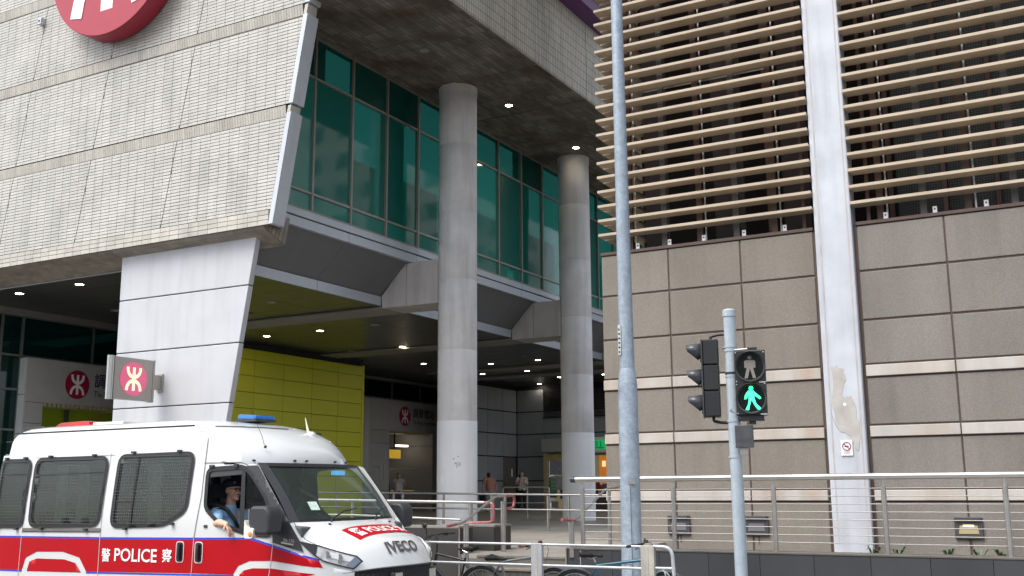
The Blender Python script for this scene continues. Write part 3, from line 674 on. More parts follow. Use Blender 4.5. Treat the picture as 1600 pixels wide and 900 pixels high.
for x in (-4.10, -3.62): MB().box(x-.01, YW-.104, 1.0, x+.012, YW-.098, 14.4).build('edge_line', M('edge_wear', (.42, .39, .39), .6, var=.15, vs=5), rb)
# louvres
LOU = M('beige_louvre', (.43, .355, .265), .5, var=.10, vs=1.5, rnd=.05, streak=.08)
bl = MB().prism([(-.17, .0), (-.17, .062), (-.06, .062), (.17, .036), (.17, 0)], 'X', -1, 1).mesh('louvre', LOU)
def louvre(x0, x1, z):
    key = ('lv', round(x1-x0, 3))
    if key not in BOXC: BOXC[key] = MB().prism([(-.15, .014), (-.148, .066), (.11, .056), (.11, 0)], 'X', -(x1-x0)/2, (x1-x0)/2).mesh('louvre', LOU)
    o = bpy.data.objects.new('louvre', BOXC[key]); COL.objects.link(o); o.parent = rb; o.location = Vector(((x0+x1)/2, YW-.02, z+random.uniform(-.004, .004)))-wloc(rb)
for k in range(27):
    z = 6.755+.2925*k; louvre(-8.33, -4.20, z); louvre(-3.54, .6, z); louvre(1.26, 4.95, z)
    MB().box(-8.33, YW+.14, z, -8.05, 24.4, z+.05).build('side_louvre', LOU, rb)
POST = M('brown_post', (.11, .065, .05), .55, metal=.2, var=.1); POSTG = M('grey_post', (.12, .115, .11), .5, metal=.3, var=.1)
for xa, xb in ((-8.1, -4.3), (-3.4, .5), (1.3, 4.9)):
    n = 6; x = xa+.30
    i = 0
    while x < xb:
        MB().box(x-.055, YW+.17, 6.5, x+.055, YW+.24, 14.6).build('post', POST if i % 2 == 0 else POSTG, rb)
        if i % 2 == 0: MB().box(x+.10, YW+.20, 6.5, x+.125, YW+.225, 14.6).build('rod', SS, rb)
        x += .71; i += 1
    for q in (xa+.1, xb-.12): MB().box(q-.03, YW+.16, 6.5, q+.03, YW+.22, 14.6).build('post', POST, rb)
for x in (-7.6, -6.95, -6.27, -5.5, -4.75, -3.0, -2.2, -1.4, -.6):
    b_ = MB(); b_.box(x-.035, YW+.05, 6.50, x+.035, YW+.06, 6.60); b_.box(x-.035, YW+.05, 6.49, x+.035, YW+.16, 6.50); b_.build('bracket', WHITEP, rb)
    MB().box(x-.012, YW+.045, 6.54, x+.012, YW+.05, 6.565).build('bolt', BLACKP, rb)
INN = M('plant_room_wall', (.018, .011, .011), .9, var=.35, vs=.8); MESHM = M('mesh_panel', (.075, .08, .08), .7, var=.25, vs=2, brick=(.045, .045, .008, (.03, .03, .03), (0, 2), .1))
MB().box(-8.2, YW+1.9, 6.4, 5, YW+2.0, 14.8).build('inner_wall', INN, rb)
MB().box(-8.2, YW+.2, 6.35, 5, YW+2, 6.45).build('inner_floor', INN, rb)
for i, (x, w) in enumerate([(-7.75, .5), (-2.9, .75), (-2.05, .75), (-1.2, .75), (-.35, .75), (-4.95, .5), (-6.3, .6)]): MB().box(x, YW+.9, 6.45, x+w, YW+.93, 10.6 if i in (1, 2, 3, 4) else 14).build('mesh_screen', MESHM if i in (1, 2, 3, 4) else M('inner_grey', (.05, .037, .036), .8, var=.15), rb)
for x in (-3.0, -2.1, -1.25, -.4, .45, -5.9, -5.2): MB().box(x-.04, YW+.82, 6.45, x+.04, YW+.9, 14.6).build('inner_post', POST, rb)
MB().tube([(-7.7, YW+.5, 9.82), (-5.0, YW+.5, 9.82)], .02, 6).build('conduit', SS, rb)
MB().box(-8.35, YW+.1, 14.5, 5, 24.5, 16.5).build('roof_block', WP, rb)
MB().box(-8.2, 24.2, 1, 5, 24.4, 14.5).build('rear_wall', WP, rb)
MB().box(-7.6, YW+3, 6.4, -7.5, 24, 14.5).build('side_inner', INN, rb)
# metal plate sign on the pilaster
ps = thing('notice_plate', (-3.86, YW-.11, 2.55), 'small white no smoking notice plate screwed to the white pilaster', 'sign')
MB().box(-3.965, YW-.12, 2.46, -3.775, YW-.108, 2.72).build('plate', M('plate_white', (.72, .72, .72), .4, var=.03), ps)
b_ = MB(); b_.ring((-3.87, YW-.122, 2.615), (0, 1, 0), .066, .007, 28, 4); b_.tube([(-3.915, YW-.124, 2.66), (-3.825, YW-.124, 2.57)], .006, 4); b_.build('red_circle', MAROON, ps)
MB().box(-3.905, YW-.123, 2.605, -3.84, YW-.1215, 2.622).build('cigarette', BLACKP, ps)
for i in range(2): MB().box(-3.92, YW-.122, 2.50+.02*i, -3.82, YW-.1205, 2.508+.02*i).build('small_print', M('small_print', (.25, .25, .25), .6), ps)
# bulkhead wall lights
HOUS = M('wall_light_grey', (.055, .055, .06), .5, var=.1)
for i, (x, on, lab) in enumerate([(-6.93, 0, 'unlit grey square wall light behind the rail, nearest the lamp post'), (-5.50, 0, 'unlit grey square wall light behind the traffic signal pole'), (-2.08, 1, 'glowing grey square wall light low on the wall at right')]):
    t = thing('wall_light', (x, YW, 1.29), lab, 'wall light', 'square wall lights behind the rail')
    b_ = MB(); b_.prism([(x-.21, 1.12), (x+.21, 1.12), (x+.21, 1.46), (x-.21, 1.46)], 'Y', YW-.05, YW); b_.build('housing', HOUS, t, bevel=.012)
    MB().box(x-.19, YW-.10, 1.41, x+.19, YW-.05, 1.46).build('hood', HOUS, t, bevel=.008)
    MB().prism([(x-.15, 1.2), (x+.15, 1.2), (x+.13, 1.33), (x-.13, 1.33)], 'Y', YW-.058, YW-.05).build('lens', M('wall_lens_on', (.22, .20, .15), .3, emit=(1, .75, .25), es=.12) if on else M('wall_lens_off', (.16, .16, .17), .3), t)
    if on: MB().box(x-.08, YW-.064, 1.31, x+.08, YW-.058, 1.34).build('lamp', M('wall_lamp', (1, .9, .6), .3, emit=(1, .75, .25), es=.8), t)
    MB().tube([(x+.02, YW-.01, 1.0), (x+.02, YW-.01, 1.12)], .012, 6).build('conduit', BRN, t)

# ================================================================== PLINTH, PLANTERS, RAILS
PL = M('charcoal_granite', (.040, .043, .049), .38, var=.12, vs=2, rnd=.10, streak=.05)
plw = thing('plinth_wall', (-3, 15, .26), 'low dark granite plinth below the cable rail', 'wall')
x = -7.38
while x < 4:
    piece('granite_panel', x+.002, 14.96, .26, x+.743, 15.0, 1.035, PL, plw, bevel=.003); x += .745
MB().box(-7.38, 14.95, 1.037, 4.1, 15.25, 1.07).build('coping', M('plinth_coping', (.10, .09, .08), .5, var=.15), plw, bevel=.008)
MB().box(-7.37, 15.001, .26, 4.1, 15.24, 1.036).build('core', PL, plw)
MB().box(-7.40, 14.94, .26, -7.383, 15.25, 1.065).build('end_strip', M('end_strip', (.22, .21, .20), .5), plw)
piece('end_strip', -7.16, 14.955, .26, -7.148, 14.962, 1.03, M('chalk_line', (.3, .29, .27), .6), plw)
soil = MB().box(-7.36, 15.26, .6, 4.1, 18.7, .83).build('planting_bed', M('soil', (.10, .085, .06), .9, var=.3), kind='structure')
LEAF = M('leaf_green', (.055, .085, .025), .5, rnd=.4)
for i, (x, y) in enumerate([(-3.42, 17.9), (-3.05, 17.9), (-2.30, 17.8), (-1.55, 17.7), (-1.85, 17.7)]):
    b_ = MB()
    for q in range(11):
        a = random.uniform(0, 2*pi); L_ = random.uniform(.15, .25); d = Vector((cos(a), sin(a), 0)); s_ = Vector((-sin(a), cos(a), 0))*.022; b0 = Vector((x, y, .83)); m1 = b0+d*L_*.5+Vector((0, 0, L_*.8)); e_ = b0+d*L_+Vector((0, 0, L_*.7))
        b_.add([b0, m1-s_, e_, m1+s_], [(0, 1, 2, 3)])
    b_.build('grass_tuft', LEAF, label=['green grass tuft right beside the pilaster foot', 'green grass tuft against the rail post right of the pilaster', 'small green tuft midway between two rail posts at right', 'green tuft right under the glowing wall light', 'green tuft just left below the glowing wall light'][i], cat='plant', group='tufts along the wall foot', base=(x, y, .83))
PG = M('planter_granite', (.032, .031, .029), .5, var=.15, vs=2, rnd=.12, streak=.12)
PC = M('planter_coping', (.19, .18, .16), .6, var=.2, vs=3)
for nm, x0, x1, y0, y1, lab in (('planter', -15.5, -9.35, 15.03, 15.45, 'long dark granite planter wall with pale coping behind the van nose'), ('planter', -10.2, -9.13, 15.8, 16.35, 'short dark granite planter wall at left side of the steps')):
    t = thing(nm, (x1, y0, .86), lab, 'planter')
    x = x1
    while x > x0+.01:
        xa = max(x-.62, x0); piece('granite_panel', xa+.003, y0-.03, .3 if y0 < 15.5 else .88, x-.003, y0, 1.32, PG, t, bevel=.003); x -= .62
    MB().box(x0, y0-.035, 1.322, x1+.01, y1, 1.36).build('coping', PC, t, bevel=.006)
    MB().box(x0, y0+.001, .3, x1, y1-.01, 1.32).build('core', PG, t)
piece('joint_strip', -9.345, 14.99, .3, -9.325, 15.0, 1.32, PC, t)
# cable rail on the plinth
cr = thing('cable_rail', (-3.4, 15.1, 1.07), 'stainless steel rail with thick handrail and eight thin cables on the dark plinth', 'railing')
px = [-7.17, -5.69, -4.2, -2.71, -1.22, .27, 1.76, 3.25]
for x in px:
    b_ = MB(); b_.tube([(x, 15.1, 1.06), (x, 15.1, 1.955), (x, 15.1, 1.958)], [.034, .034, .025], 16); p_ = b_.build('post', SS, cr, auto=40)
    MB().tube([(x, 15.1, 1.95), (x, 15.1, 2.05)], .014, 10).build('neck', SSB, p_, auto=40)
b_ = MB(); b_.tube([(-7.30, 15.1, 2.085), (3.5, 15.1, 2.085)], .043, 20); b_.build('handrail', SSB, cr, auto=40)
MB().tube([(-7.36, 15.1, 2.085), (-7.28, 15.1, 2.085)], .047, 20).build('end_cap', M('dark_cap', (.03, .03, .05), .4), cr, auto=40)
for k in range(8):
    z = 1.195+.1045*k; MB().tube([(-7.17, 15.1, z), (3.25, 15.1, z)], .0070, 6).build('cable', CABLE, cr, auto=60)
RED = M('red_loop_paint', (.36, .11, .12), .4, metal=.3, var=.25, vs=14)
def rail(nm, lab, paths, posts, cat='railing', r=.024, grp=None):
    p0 = posts[0] if posts else (paths[0][0][0],)*1
    t = thing(nm, (posts[0][0], posts[0][1], posts[0][2]), lab, cat, grp)
    for pth, mat_, rr in paths: MB().tube(pth, rr, 12).build('rail', mat_, t, auto=50)
    for x, y, a, b_, rr in posts: MB().tube([(x, y, a), (x, y, b_)], rr, 14).build('post', SS, t, auto=40)
    return t
def bend(pts, r=.08, n=4):
    out = [Vector(pts[0])]
    for i in range(1, len(pts)-1):
        p = Vector(pts[i]); a = (Vector(pts[i-1])-p); b = (Vector(pts[i+1])-p); ra = min(r, a.length/2, b.length/2); A = p+a.normalized()*ra; B = p+b.normalized()*ra
        for k in range(n+1): t = k/n; out.append(A*(1-t)**2+p*2*t*(1-t)+B*t*t)
    out.append(Vector(pts[-1])); return out
rail('handrail', 'left stair handrail, steel with faded red looped ends, at the steps',
     [(bend([(-8.9, 13.97, 1.40), (-8.9, 14.42, 1.44), (-8.9, 15.42, 1.83), (-8.9, 15.75, 1.84)], .1), SS, .021),
      (bend([(-8.9, 15.75, 1.84), (-8.9, 16.06, 1.84), (-8.9, 16.04, 1.64), (-8.9, 15.7, 1.62)], .1), RED, .021),
      ([(-8.9, 13.95, 1.398), (-8.9, 14.2, 1.42)], RED, .023)],
     [(-8.9, 14.5, .42, 1.42, .042), (-8.9, 15.67, .9, 1.75, .042)])
rail('handrail', 'right stair handrail with red tipped end, climbing beside the cable rail',
     [(bend([(-7.3, 14.66, 1.49), (-7.3, 15.0, 1.46), (-7.3, 15.2, 1.50), (-7.3, 16.25, 1.93), (-7.3, 17.1, 2.0)], .08), SS, .021), ([(-7.3, 14.64, 1.49), (-7.3, 15.1, 1.462)], RED, .024)],
     [(-7.3, 14.97, .92, 1.46, .04), (-7.3, 16.4, .9, 1.93, .03), (-7.3, 17.05, .9, 1.98, .03)])
rail('queue_rail', 'two bar steel rail with faded red looped end behind the van nose',
     [([(-16.5, 17, 1.80), (-10.05, 17, 1.71)], SS, .028), ([(-16.5, 17, 1.50), (-13, 17, 1.47), (-10.55, 17, 1.40)], SS, .021),
      (bend([(-10.05, 17, 1.71), (-9.85, 17, 1.70), (-9.85, 17, 1.36), (-10.4, 17, 1.345)], .1), RED, .024)],
     [(-13.05, 17.02, .93, 1.73, .03), (-11.83, 17.02, .93, 1.72, .03), (-10.35, 17.02, .93, 1.70, .04)])
rail('queue_rail', 'long two bar steel rail across the concourse between the two columns',
     [([(-20.5, 22, 1.93), (-8.5, 22, 1.78)], SS, .024), ([(-20.5, 22, 1.56), (-8.5, 22, 1.45)], SS, .02)],
     [(x, 22.02, .95, 1.92-(x+20.5)*.0115, .03) for x in (-19.2, -17.4, -15.62, -15.35, -14.15, -12.82, -12.45, -11.33, -10.8, -9.4)])
rail('queue_rail', 'short steel queue barrier in front of the entrance and shop beyond the long rail',
     [(bend([(-17.6, 31, 1.0), (-17.6, 31, 2.0), (-15.9, 31, 2.0), (-15.9, 31, 1.0)], .1), SS, .024), ([(-17.6, 31, 1.5), (-15.9, 31, 1.5)], SS, .02)],
     [(-16.7, 31, .98, 1.98, .022)])
# galvanised pavement railing
GV = M('galvanised', (.44, .46, .48), .42, metal=.35, var=.12, vs=9, rnd=.04); GVP = M('old_white_post', (.42, .40, .355), .55, var=.2, vs=8, streak=.2)
fr = thing('pavement_railing', (-6.3, 12, .26), 'galvanised pavement railing with flat posts along the kerb, bicycles leaning behind it', 'railing')
px = [-12.6, -11.07, -9.53, -8.0, -6.33, -4.86]
for i, x in enumerate(px):
    w = .075 if i < 5 else .085
    MB().box(x-w, 11.97, .25, x+w, 12.03, 1.285).build('post', GV if i < 4 or i == 4 else GVP, fr, bevel=.006)
    MB().box(x-.012, 11.965, .25, x+.012, 11.97, 1.28).build('post_rib', GVP, fr)
for a, b_ in zip(px, px[1:]):
    for z in (1.27, 1.02, .77, .5): MB().tube([(a+.07, 12, z), (b_-.07, 12, z)], .0165, 10).build('rail', GV, fr, auto=50)
MB().tube(bend([(-4.79, 12, 1.275), (-4.56, 12, 1.27), (-4.52, 12, .26)], .13, 6), .022, 12).build('end_hoop', GV, fr, auto=50)
for z in (1.03, .78, .5): MB().tube([(-4.79, 12, z), (-4.53, 12, z)], .0165, 10).build('rail', GV, fr, auto=50)

# ================================================================== LAMP POST, SIGNALS, SIGNS
GALV = M('lamp_post_zinc', (.29, .345, .405), .45, metal=.3, var=.18, vs=7, speck=.12, sps=22, streak=.12)
lp = thing('lamp_post', (-5.5, 13, .26), 'tall galvanised steel lamp post with a wider base section, in front of the corner', 'lamp post')
MB().tube([(-5.49, 13, .26), (-5.49, 13, .3), (-5.485, 13, 3.26), (-5.485, 13, 3.30)], [.15, .136, .128, .126], 32).build('base_section', GALV, lp, auto=30)
MB().tube([(-5.485, 13, 3.301), (-5.485, 13, 3.48), (-5.485, 13, 3.5)], [.126, .105, .10], 32).build('shoulder', GALV, lp, auto=30)
MB().tube([(-5.485, 13, 3.49), (-5.51, 13, 13.2)], [.10, .062], 32).build('shaft', GALV, lp, auto=30)
MB().box(-5.46, 12.868, 2.0, -5.36, 12.885, 2.04).build('door_lip', SSB, lp); MB().box(-5.43, 12.863, .8, -5.425, 12.872, 2.0).build('door_seam', GROUT, lp)
MB().box(-5.55, 12.862, 1.0, -5.42, 12.872, 1.002).build('door_seam', GROUT, lp)
PW_ = M('number_strip', (.45, .47, .48), .5, var=.1)
MB().prism([(-5.56, 3.68), (-5.52, 3.68), (-5.52, 4.08), (-5.56, 4.08)], 'Y', 12.894, 12.90).build('number_strip', PW_, lp)
for i in range(6): MB().box(-5.552, 12.889, 3.71+i*.06, -5.532, 12.894, 3.73+i*.06).build('number_mark', BLACKP, lp)
MB().tube([(-5.51, 13, 12.9), (-5.3, 11.4, 13.3), (-5.3, 10.6, 13.35)], [.06, .05, .04], 12).build('arm', GALV, lp, auto=40)
MB().box(-5.42, 9.9, 13.3, -5.18, 10.6, 13.45).build('lantern', ALU, lp, bevel=.04)
# pedestrian signal pole
PZ = M('signal_pole_paint', (.36, .42, .47), .42, metal=.1, var=.10, vs=7, speck=.05, sps=25)
sp = thing('signal_pole', (-3.41, 10.9, .13), 'light grey round traffic signal pole with capped top', 'pole')
MB().tube([(-3.40, 10.9, .1), (-3.41, 10.9, 3.74)], .064, 24).build('shaft', PZ, sp, auto=30)
MB().tube([(-3.41, 10.9, 3.735), (-3.41, 10.9, 3.80), (-3.41, 10.9, 3.815)], [.071, .071, .055], 24).build('cap', PZ, sp, auto=40)
for z in (3.40, 3.36, 3.12, 3.09, 2.62, 2.25): MB().tube([(-3.41, 10.9, z), (-3.41, 10.9, z+.022)], .069, 24).build('clamp', PZ if z != 3.12 else BLACKP, sp, auto=30)
SB = M('signal_black', (.018, .019, .021), .4, var=.15, rnd=.05); SG = M('signal_dark_grey', (.045, .048, .052), .45, var=.1)
# pedestrian head faces the camera side of the crossing: local frame then turned
pd = thing('pedestrian_signal', (-3.20, 10.86, 2.66), 'black two lens pedestrian signal with green walking figure lit below a dim standing figure', 'traffic signal', rz=radians(15))
b_ = MB(); b_.box(-.158, -.02, .02, .158, .13, .70); b_.build('housing', SB, pd, bevel=.012)
for i, z in enumerate((.52, .19)):
    b_ = MB(); b_.ring((0, -.03, z), (0, 1, 0), .148, .012, 36, 6); b_.build('lens_rim', SG, pd, auto=40)
    MB().tube([(0, -.024, z), (0, -.021, z)], .146, 36).build('lens', M('lens_dark', (.006, .010, .010), .18, spec=.6), pd)
    b_ = MB(); n = 18; vs = []; fs = []
    for k in range(n+1):
        a = radians(-25+230*k/n); 
        vs += [(.16*cos(a), -.02, z+.16*sin(a)), (.158*cos(a), -.10+.05*abs(cos(a)), z+.158*sin(a))]
    fs = [(2*k, 2*k+1, 2*k+3, 2*k+2) for k in range(n)]; b_.add(vs, fs); v_ = b_.build('visor', SB, pd, auto=60); v_.modifiers.new('t', 'SOLIDIFY').thickness = .004
    for dx, dz in ((-.142, .15), (.142, .15), (-.142, -.15)): MB().ball((dx, -.022, z+dz), .008, 8, 5).build('screw', SSB, pd)
    MB().box(.085, -.024, z-.165, .155, -.0205, z-.155).build('maker_strip', M('maker_strip', (.5, .5, .5), .5), pd)
MB().box(-.16, -.023, .352, .16, -.0205, .358).build('seam', DARK, pd)
def figure(parts, z, mat, nm):
    b_ = MB(); b_.nonorm = 1
    for i, pl in enumerate(parts): b_.add([(p[0], -.0265-.0006*i, z+p[1]) for p in pl], [tuple(range(len(pl)))])
    b_.build(nm, mat, pd)
GL = M('green_led', (.1, .9, .5), .4, emit=(.02, 1, .26), es=1.3); GD = M('dim_figure', (.22, .20, .18), .6)
cir = lambda cx, cz, r: [(cx+r*cos(2*pi*k/14), cz+r*sin(2*pi*k/14)) for k in range(14)]
figure([cir(0, .098, .020), [(-.038, .072), (.038, .072), (.034, -.02), (-.034, -.02)], [(-.058, .06), (-.036, .072), (-.036, -.01), (-.056, -.01)], [(.036, .072), (.058, .06), (.056, -.01), (.036, -.01)],
        [(-.034, -.015), (.0, -.015), (-.026, -.118), (-.06, -.118)], [(.0, -.015), (.034, -.015), (.058, -.118), (.026, -.118)]], .52, GD, 'standing_figure')
figure([cir(0, .108, .023), [(-.03, .084), (.026, .084), (.03, .0), (-.024, -.005)], [(-.03, .084), (-.022, .05), (-.046, .0), (-.072, -.005), (-.062, .04)], [(.02, .082), (.09, .02), (.100, .002), (.082, -.006), (.018, .045)],
        [(-.024, .01), (.004, .0), (-.016, -.06), (-.03, -.118), (-.064, -.112), (-.036, -.06)], [(-.004, .01), (.03, .008), (.046, -.05), (.092, -.098), (.078, -.116), (.056, -.108), (.02, -.05)]], .19, GL, 'walking_figure')
b_ = MB(); b_.box(-.12, .0, -.035, .12, .1, .02); b_.tube([(0, .05, -.07), (0, .05, -.03)], .035, 12); b_.build('bottom_bracket', SB, pd)
MB().tube([(-.17, .05, .71), (.02, .05, .72)], .012, 8).build('top_bracket', SS, pd); MB().box(-.02, .02, .70, .08, .09, .73).build('top_clamp', SB, pd)
MB().tube([(-.22, .03, .09), (-.10, .06, -.02)], .014, 8).build('arm', PZ, pd)
# vehicle head seen from its side, facing left along the road
vh = thing('vehicle_signal', (-3.655, 10.92, 2.66), 'black three lens vehicle signal seen side on, facing left', 'traffic signal', rz=radians(17))
b_ = MB()
for i in range(3): piece('lamp_body', -.07, -.11, .02+i*.275, .10, .12, .29+i*.275, SB, vh, bevel=.012)
b_ = MB(); b_.box(-.085, -.115, .015, -.07, .135, .845); b_.build('front_plate', SG, vh, bevel=.004)
for i in range(3):
    z = .155+i*.275; vs = []; fs = []; n = 18
    MB().tube([(-.095, .01, z), (-.086, .01, z)], .10, 24).build('lens', M('signal_lens_%d' % i, [(.01, .06, .03), (.12, .06, .01), (.10, .01, .01)][i], .2), vh)
    for k in range(n+1):
        a = radians(-20+220*k/n); vs += [(-.085, .01+.108*cos(a), z+.108*sin(a)), (-.085-(.04+.115*min(1, max(0, (sin(a)+.22)*2.4))), .01+.104*math.copysign(abs(cos(a))**.6, cos(a)), z+.100*math.copysign(abs(sin(a))**.6, sin(a))-.008)]
    b_ = MB(); b_.add(vs, [(2*k, 2*k+1, 2*k+3, 2*k+2) for k in range(n)]); v_ = b_.build('visor', M('visor_grey', (.06, .064, .072), .35, var=.1) , vh, auto=60); v_.modifiers.new('t', 'SOLIDIFY').thickness = .004
for z, dz in ((.86, .04), (.0, -.04)): MB().tube(bend([(.02, .0, z-.01 if z > .5 else .02), (.02, 0, z+dz*.5), (.10, 0, z+dz), (.25, -.02, z+dz)], .04), .016, 8).build('bracket', SB, vh, auto=50)
MB().tube(bend([(.13, 0, .76), (.2, .0, .74), (.205, 0, .55), (.2, 0, .45)], .05), .008, 6).build('cable', SS, vh, auto=50)
pb = thing('push_button_sign', (-3.28, 10.8, 2.35), 'small dark square plate strapped on the signal pole below the heads', 'sign')
MB().box(-3.37, 10.79, 2.35, -3.18, 10.81, 2.58).build('plate', M('worn_plate', (.045, .05, .056), .45, var=.3, vs=9, brick=(.4, .04, .004, (.05, .05, .055), (0, 2), .2)), pb, bevel=.004)
MB().box(-3.33, 10.81, 2.28, -3.25, 10.86, 2.36).build('clamp', SS, pb)
MB().ball((-3.385, 10.83, 1.7), .05, 12, 8).build('sticker', PZ, sp) if False else None

# projecting box sign on the pier
bs_ = thing('projecting_sign', (-18.3, 16.9, 4.33), 'square steel box sign with pink railway roundel projecting from the white pier', 'sign')
BX = M('sign_steel', (.36, .34, .31), .4, metal=.35, var=.06)
MB().prism([(15.56, 3.885), (16.62, 3.885), (16.62, 4.79), (15.56, 4.79)], 'X', -18.44, -18.302).build('panel', BX, bs_, bevel=.006)
MB().tube([(-18.37, 15.50, 3.87), (-18.37, 15.50, 4.80)], .075, 20).build('rounded_edge', SSB, bs_, auto=40)
MB().box(-18.46, 16.60, 3.87, -18.285, 16.645, 4.80).build('edge_strip', BX, bs_, bevel=.004)
MB().box(-18.42, 16.645, 4.16, -18.32, 16.9, 4.48).build('bracket', BX, bs_, bevel=.008)
MB().box(-18.46, 16.86, 4.12, -18.28, 16.902, 4.52).build('wall_plate', BX, bs_, bevel=.006)
MB().tube([(-18.302, 16.07, 4.34), (-18.29, 16.07, 4.34)], .365, 48).build('roundel', M('pink_light_panel', (.55, .10, .19), .4, emit=(.75, .13, .25), es=.22), bs_)
roundel_symbol(lambda u, v, l=0: (-18.287+l, 16.07+u*.365, 4.34+v*.365)).build('roundel_symbol', M('cream_light', (.9, .82, .55), .4, emit=(1, .85, .5), es=.35), bs_)
# big disc high on the facade
bd = thing('roundel_disc', (-20, 16.2, 14.8), 'huge thick crimson disc with white railway symbol on the tiled facade', 'sign')
n = 96; cx_, cz_, R_ = -20.0, 14.74, 2.06
b_ = MB(); b_.tube([(cx_, 16.09, cz_), (cx_, 16.1, cz_), (cx_, 16.55, cz_)], [R_-.008, R_, R_], n); b_.build('disc', CRIMSON, bd, auto=30)
k = MB(); k.nonorm = 1
def fz(u, v, l=0): return (cx_+u*R_, 16.087-l*8, cz_+v*R_)
k = roundel_symbol(fz); k.build('symbol', WHITEP, bd)
MB().box(-20.3, 16.55, 14.4, -19.7, 16.62, 15.1).build('fixing', DARK, bd)
fx = thing('wall_fixture', (-22.9, 16.55, 13.9), 'tiny grey box fixed to the tiled facade left of the crimson disc', 'fixture')
MB().box(-23.03, 16.45, 13.75, -22.9, 16.6, 13.93).build('box', ALU, fx, bevel=.01); MB().tube([(-22.97, 16.44, 13.84), (-22.97, 16.452, 13.84)], .03, 10).build('eye', BLACKP, fx)

# ================================================================== POLICE VAN (length along X, nose towards +X, right-hand side faces the camera)
van = thing('police_van', (-9.6, 10, 0), 'white police van with tall roof, red and blue side bands and barred windows', 'van')
YV = 10.0
def inset(X, z):
    v = .10*((z-1.5)/1.2)**1.5 if z > 1.5 else (.03*((.9-z)/.6)**2 if z < .9 else 0)
    if X > -7.7: v += .5*((X+7.7)/.8)**2.4
    if X < -12.5: v += .05*((-12.5-X)/.25)**2
    return v
def side(s, d=0):       # s=-1 near side, +1 far side; d lifts outwards
    return lambda X, z: (X, YV+s*(1.0-inset(X, z)+d), z)
VW = M('van_white', (.62, .635, .635), .22, var=.012, coat=.6, spec=.5); VR = M('van_red', (.40, .0, .006), .42, var=.03, coat=0, spec=.22); VB = M('van_blue', (.035, .05, .50), .25, coat=.5)
VK = M('van_dark_trim', (.035, .037, .042), .42, var=.06); RUB = M('rubber_seal', (.012, .012, .013), .5); SEAM = M('door_seam', (.10, .10, .11), .6)
CABG = M('cab_interior', (.075, .078, .08), .7, var=.1); SEATM = M('seat_fabric', (.03, .032, .04), .85, var=.15)
TG = glass('van_glass', (.68, .80, .75), .74, (.05, .075, .065), .01, 0, 1.9); WG = glass('windscreen_glass', (.78, .90, .86), .84, (.10, .135, .12), .01, 0, 1.6)
def scale_poly(pl, d):
    n = len(pl); ar = sum(pl[i][0]*pl[(i+1) % n][1]-pl[(i+1) % n][0]*pl[i][1] for i in range(n)); sg = 1 if ar > 0 else -1; out = []
    for i in range(n):
        a, p, b = Vector(pl[i-1]), Vector(pl[i]), Vector(pl[(i+1) % n]); e1 = (p-a).normalized(); e2 = (b-p).normalized()
        nn = Vector((e1.y+e2.y, -(e1.x+e2.x))); nn = nn.normalized() if nn.length > 1e-6 else Vector((0, 0)); k = 1/max(.5, nn.dot(Vector((e1.y, -e1.x))))
        out.append((p.x+nn.x*d*sg*k, p.y+nn.y*d*sg*k))
    return out
def rnd_poly(pl, r, n=4):
    out = []
    for i in range(len(pl)):
        a, p, b = Vector(pl[i-1]), Vector(pl[i]), Vector(pl[(i+1) % len(pl)]); ra = min(r, (a-p).length*.45, (b-p).length*.45); A = p+(a-p).normalized()*ra; B = p+(b-p).normalized()*ra
        for k in range(n+1): t = k/n; q = A*(1-t)**2+p*2*t*(1-t)+B*t*t; out.append((q.x, q.y))
    return out
wins = [rnd_poly([(-12.68, 1.53), (-12.10, 1.53), (-12.075, 2.345), (-12.68, 2.345)], .10), rnd_poly([(-11.95, 1.535), (-10.70, 1.56), (-10.66, 2.355), (-11.97, 2.355)], .12),
        rnd_poly([(-10.47, 1.55), (-9.60, 1.575), (-9.27, 1.74), (-9.235, 2.375), (-10.45, 2.365)], .10)]
drv = rnd_poly([(-8.975, 1.76), (-8.99, 2.19), (-8.46, 2.215), (-8.33, 2.14), (-8.075, 1.86), (-8.0, 1.66), (-7.99, 1.47), (-8.30, 1.487), (-8.72, 1.58)], .07, 3)
def zlow(X): return 2.24 if X > -8.75 else (2.42 if X < -9.0 else 2.24+.18*(-8.75-X)/.25)
top = [(-8.30, 2.24), (-8.75, 2.24), (-9.0, 2.42), (-12.70, 2.42)]
def archp(cx, r, n=12): return [(cx+r*cos(pi*k/n), .36+r*sin(pi*k/n)*1.05) for k in range(n+1)]
outer = [(-12.76, .42), (-12.78, 1.4)]+top[::-1]+[(-8.24, 2.225), (-7.73, 1.60), (-7.60, 1.44), (-7.06, 1.27), (-7.10, 1.18), (-7.10, .8), (-7.12, .42)]+[(-7.25, .42)]+archp(-7.68, .44)[0:]+[(-8.12, .42), (-10.98, .42)]+archp(-11.42, .44)+[(-11.9, .42)]
for s in (-1, 1):
    b_ = MB().sheet(outer, [scale_poly(w, .0) for w in wins]+[drv], side(s), .12); o = b_.build('body_side', VW, van, smooth=True); nr = []
    for v in o.data.vertices:
        X, z = v.co.x-9.6, v.co.z; e = .004; dx = (inset(X+e, z)-inset(X-e, z))/(2*e); dz = (inset(X, z+e)-inset(X, z-e))/(2*e); nr.append(Vector((dx, s, dz)).normalized())
    o.data.normals_split_custom_set_from_vertices(nr)
